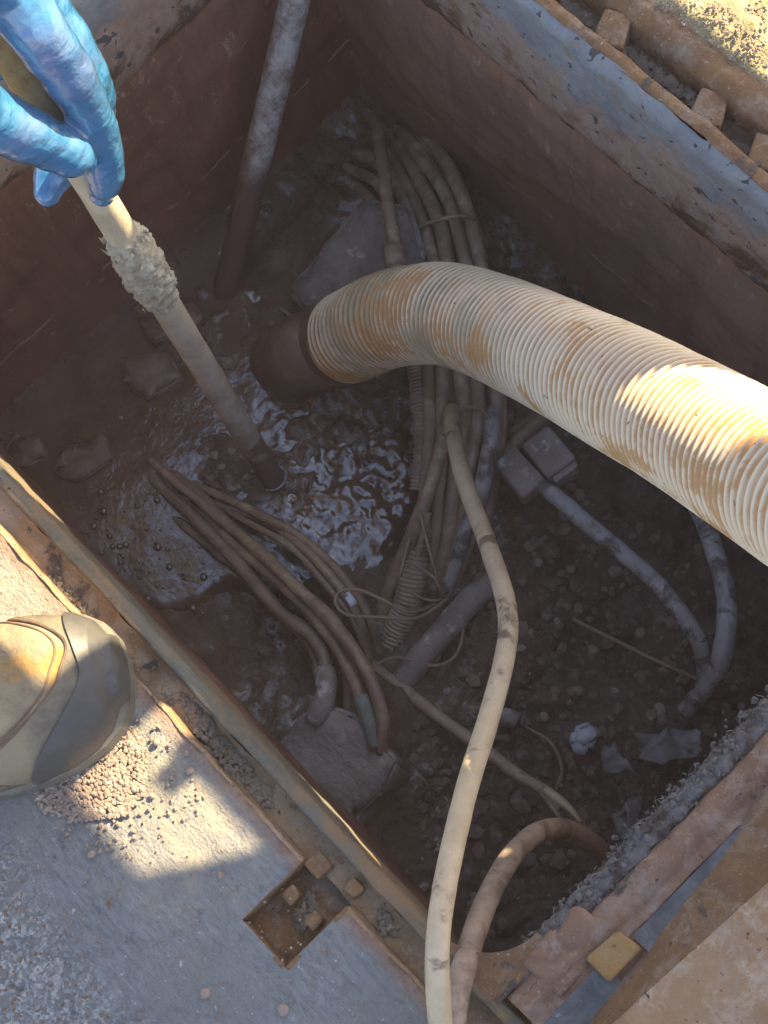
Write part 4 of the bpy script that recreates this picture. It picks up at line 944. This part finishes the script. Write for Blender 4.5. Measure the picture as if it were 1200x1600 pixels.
dm = gl.modifiers.new('wrinkles', 'DISPLACE'); dm.texture = tx; dm.texture_coords = 'LOCAL'; dm.strength = .0005; dm.mid_level = .5
gl['label'] = 'glossy wet blue rubber glove closed round the pole'
# boot -------------------------------------------------
bax = np.array([.53, .848, 0]); bpx = np.array([.848, -.53, 0]); tip = np.array([.070, -.322, .0])
T_ = np.array([0, .004, .012, .025, .045, .07, .10, .14, .19, .24, .275, .295, .30])
W_ = np.array([.004, .022, .036, .046, .0535, .058, .060, .057, .049, .045, .043, .033, .010])
Ht = np.array([.040, .046, .054, .061, .068, .073, .077, .088, .118, .150, .155, .150, .140])
SH = np.array([-.004, -.004, -.003, -.002, 0, .002, .003, .003, 0, -.001, 0, 0, 0])
def boot_shell(name, t0, t1, off, mat, bound=None, nphi=48, nt=70, z0=.022):
    V_ = []; ts = np.linspace(0, 1, nt)
    ph = np.linspace(-.12, PI + .12, nphi)
    for u in ts:
        for p_ in ph:
            tb = t1 if bound is None else bound(p_)
            t = t0 + (tb - t0) * u
            w_ = np.interp(t, T_, W_) + off; h_ = np.interp(t, T_, Ht) + off - z0; sh = np.interp(t, T_, SH)
            if bound is not None and u > .985: w_ -= off + .001; h_ -= off + .001
            c, s_ = math.cos(p_), math.sin(p_)
            xx = np.sign(c) * abs(c) ** .72 * w_; zz = np.sign(s_) * abs(s_) ** .80 * h_
            q = tip - bax * (t - off * (1 if t < .004 else 0)) + bpx * (xx + sh) + np.array([0, 0, z0 + zz]); V_.append(q)
    V_ = np.array(V_); V_ = V_ + np.stack([fbm(V_, 25, 3, 61 + k_) for k_ in range(3)], 1) * .0009
    f_ = [(i * nphi + j, (i + 1) * nphi + j, (i + 1) * nphi + j + 1, i * nphi + j + 1) for i in range(nt - 1) for j in range(nphi - 1)]
    f_.append(tuple(range(nphi)))
    return recalc(mesh_obj(name, V_, f_, mat, bt))
bt = None
def outline(off, n=60):
    ts = np.r_[np.linspace(0, 1, n)] ** 1.8 * .30
    l = [tip - bax * (t - off) + bpx * (np.interp(t, T_, W_) + off + np.interp(t, T_, SH)) for t in ts]
    r = [tip - bax * (t - off) + bpx * (-np.interp(t, T_, W_) - off + np.interp(t, T_, SH)) for t in ts[::-1]]
    return np.array(l + r)
ol_ = outline(.0045); n = len(ol_)
sv = np.vstack([ol_ + [0, 0, .002], ol_ + [0, 0, .020], outline(.002) + [0, 0, .0245]])
sf = [(i, (i + 1) % n, n + (i + 1) % n, n + i) for i in range(n)] + [(n + i, n + (i + 1) % n, 2 * n + (i + 1) % n, 2 * n + i) for i in range(n)] + [tuple(range(n))[::-1], tuple(2 * n + i for i in range(n))]
bt = recalc(mesh_obj('boot', sv, sf, M['boot_sole'], person, False)); bt['label'] = 'scuffed grey and tan work boot with a rubber toe cap'
bt.name = 'boot'
boot_shell('boot_upper', 0, .30, 0, M['boot_upper'])
boot_shell('toe_cap', 0, .08, .0028, M['boot_toe'], bound=lambda p_: .062 + .030 * math.cos(2 * (p_ - .5)) + .012 * math.sin(3 * p_))
boot_shell('toe_bumper', 0, .03, .0050, M['boot_bumper'], bound=lambda p_: .020 + .045 * (math.cos(p_) > 0) * abs(math.cos(p_)) ** 1.5 + .012 * abs(math.cos(p_)))
o = boot_shell('instep_strap', .120, .135, .0040, M['boot_upper'])
for rad_, bfun, nm, off in ((.0015, lambda p_: .062 + .030 * math.cos(2 * (p_ - .5)) + .012 * math.sin(3 * p_), 'toe_seam', .0012), (.0010, lambda p_: .070 + .030 * math.cos(2 * (p_ - .5)) + .012 * math.sin(3 * p_), 'toe_seam', .0004), (.0016, lambda p_: .112 + .010 * math.sin(p_), 'instep_seam', .001), (.0016, lambda p_: .143 + .008 * math.sin(p_), 'instep_seam', .001)):
    pts_ = []
    for p_ in np.linspace(.05, PI - .05, 40):
        t = bfun(p_); w_ = np.interp(t, T_, W_) + off; h_ = np.interp(t, T_, Ht) + off - .022; c, s_ = math.cos(p_), math.sin(p_)
        pts_.append(tip - bax * t + bpx * (np.sign(c) * abs(c) ** .72 * w_ + np.interp(t, T_, SH)) + np.array([0, 0, .022 + abs(s_) ** .8 * h_]))
    mesh_obj(nm, *tube_data(np.array(pts_), rad_, 8)[:2], M['boot_seam'], bt)
# body --------------------------------------------------
ank = tip - bax * .255 + np.array([0, 0, .15])
V3 = lambda *a: np.array(a, float)
el = V3(-.60, -.28, .72); shd = V3(-.55, -.55, 1.12); pel = V3(-.55, -.98, .88); ank2 = V3(-.62, -.80, .12)
g2 = p0 + pd * .10
body = [
 [(ank, .058), (V3(-.10, -.62, .30), .062), (V3(-.14, -.66, .48), .070), (V3(-.32, -.84, .72), .085), (pel, .12)],
 [(ank2, .055), (V3(-.60, -.78, .30), .06), (V3(-.56, -.72, .48), .07), (V3(-.56, -.86, .70), .085), (pel, .12)],
 [(pel, .13), (V3(-.60, -.80, 1.06), .14), (V3(-.66, -.60, 1.18), .15), (V3(-.70, -.48, 1.22), .09)],
 [(V3(-.68, -.56, 1.18), .09), (shd, .075), (V3(-.56, -.42, .92), .06), (el, .053), (wr + (np.array([-.50, -.2, .62]) - wr) * .55, .050)],
 [(V3(-.70, -.56, 1.18), .09), (V3(-.86, -.52, 1.12), .07), (V3(-.86, -.36, .90), .058), (g2 + V3(-.10, -.09, .06), .045), (g2 + V3(-.035, -.03, .02), .036)]]
bd = blob('body', [[(q_, r_ * .86) for q_, r_ in ch] for ch in body], .016, M['skin'], 6)
blob('trousers', body[:2] + [[(pel, .125), (pel + V3(-.02, .08, .07), .13)]], .014, M['cloth'], 4)
jk = [body[2], body[3][:4] + [(el + (wr - el) * .55, .055)], body[4][:4]]
blob('jacket', jk, .014, M['jacket'], 4)
g2h = [[(g2 + V3(-.035, -.03, .02), .034), (g2 + side * .03, .026), (g2 + side * .030 + pd * .03, .022)]]
for k_ in range(4):
    c_ = g2 + pd * (-.034 + .023 * k_); g2h.append([(g2 + side * .034 + pd * (-.03 + .02 * k_), .014)] + [(c_ + (side * math.cos(t_) + oth * math.sin(t_)) * .0265, .0115 - .0008 * t_) for t_ in np.linspace(0, 4.0, 7)])
g2h.append([(g2 + side * .036 - pd * .02, .015)] + [(g2 - pd * .055 + (side * math.cos(t_) + oth * math.sin(t_)) * .027, .012) for t_ in np.linspace(0, -2.2, 5)])
g2h.append([(g2 + V3(-.10, -.09, .06), .046), (g2 + V3(-.035, -.03, .02), .036)])
blob('glove', g2h, .003, M['glove'], 2)

hd = [[(V3(-.70, -.46, 1.24), .055), (V3(-.69, -.40, 1.30), .06), (V3(-.68, -.33, 1.36), .095), (V3(-.675, -.29, 1.40), .085)], [(V3(-.675, -.22, 1.33), .012), (V3(-.675, -.20, 1.30), .016)]]
blob('head', hd, .008, M['skin'], 3)
hr = [[(V3(-.69, -.37, 1.42), .088), (V3(-.685, -.32, 1.45), .075)]]; blob('hair', hr, .012, M['hair'], 3)
bo2 = [[(V3(-.62, -.82, .05), .05), (V3(-.60, -.72, .045), .045), (V3(-.58, -.62, .04), .04)]]; blob('boot', bo2, .01, M['boot_upper'], 3)

# ------------------------------------------------------------------ added timber screen, out of view: shades the pit, gaps cut for sun patches
hd_y = .82; tn = math.tan(math.radians(SUN_EL))
screen = thing('shade_screen', (0, hd_y, 0), 'added timber shade screen of horizontal boards with gaps cut for the sun patches, unseen beyond the pit', 'shade screen')
hh = lambda qy, dy=0: (hd_y + dy - qy) * tn
def poly_board(pts, dy):
    v = [(x, hd_y + dy + e_, hh(q, dy)) for e_ in (-.01, .01) for x, q in pts]; n = len(pts)
    return recalc(mesh_obj('board', v, [tuple(range(n)), tuple(range(n, 2 * n))[::-1]] + [(i, (i + 1) % n, n + (i + 1) % n, n + i) for i in range(n)], M['timber'], screen, False))
def board(x0, x1, q0, q1, dy=0, lap=.0):
    mb = MB(); z0, z1 = hh(q0, dy), hh(q1, dy); mb.box(((x0 + x1) / 2, hd_y + dy, (z0 + z1) / 2), (x1 - x0, .02, abs(z1 - z0) + lap)); return mb.obj('board', M['timber'], screen)
board(-3, 3, .355, .22); board(-3, 3, .225, .06, .022); board(-3, 3, .065, -.045)
for x0, x1 in ((-3, .14), (.345, 3)): board(x0, x1, -.040, -.10)
for x0, x1 in ((-3, -.42), (-.12, .14), (.345, 3)): board(x0, x1, -.095, -.240, .022)
poly_board([(.13, -.09), (.368, -.285), (.368, -.325), (.13, -.325)], .046)
board(-3, -.42, -.235, -.29); board(-.135, .30, -.235, -.288); board(.345, 3, -.235, -.288)
for x0, x1 in ((-3, -.42), (.050, .100), (.262, 3)): board(x0, x1, -.28, -.475, .022)
board(.09, .29, -.418, -.480, .068); board(.135, .158, -.32, -.350, .068)
q0 = -.47; k_ = 0
while q0 > -.80: board(-3, 3, q0 + .008, q0 - .17, .022 * (k_ % 2)); q0 -= .17; k_ += 1
mb = MB(); a_, b_ = np.array([.182, hh(-.420, .1)]), np.array([.250, hh(-.315, .1)])
dv = (b_ - a_) / np.linalg.norm(b_ - a_); nv = np.array([-dv[1], dv[0]]) * .05
vv = [(*p_,) for p_ in (a_, b_, b_ + nv, a_ + nv)]
mb.add(np.array([[x, hd_y + .09, z] for x, z in vv] + [[x, hd_y + .11, z] for x, z in vv]), [(0, 1, 2, 3), (4, 7, 6, 5), (0, 4, 5, 1), (1, 5, 6, 2), (2, 6, 7, 3), (3, 7, 4, 0)])
mb.obj('patch_edge_board', M['timber'], screen)  # slanted piece added to shape the edge of the sun patch
for x in (-2.6, -1.3, -.75, 1.0, 1.8, 2.7):
    mb = MB(); mb.box((x, hd_y + .15, .62), (.09, .07, 1.24)); mb.obj('shade_screen_post', M['timber'], screen)

# ------------------------------------------------------------------ thin haze volume added to lift the blacks like lens flare
mb = MB(); mb.box((0, 0, .0), (126, 126, 1), 0); o = mb.obj('added_flare_haze', None); o.location = (0, 0, 0)
for v_ in o.data.vertices: v_.co.z = 1.75 if v_.co.z > 0 else -1.9
hm = bpy.data.materials.new('added flare haze'); hm.use_nodes = True; nt = hm.node_tree
nt.nodes.remove(nt.nodes['Principled BSDF']); pv = nt.nodes.new('ShaderNodeVolumePrincipled')
pv.inputs['Density'].default_value = .011; pv.inputs['Color'].default_value = (.96, .80, .72, 1)
nt.links.new(pv.outputs[0], nt.nodes['Material Output'].inputs['Volume']); o.data.materials.append(hm); o['kind'] = 'stuff'
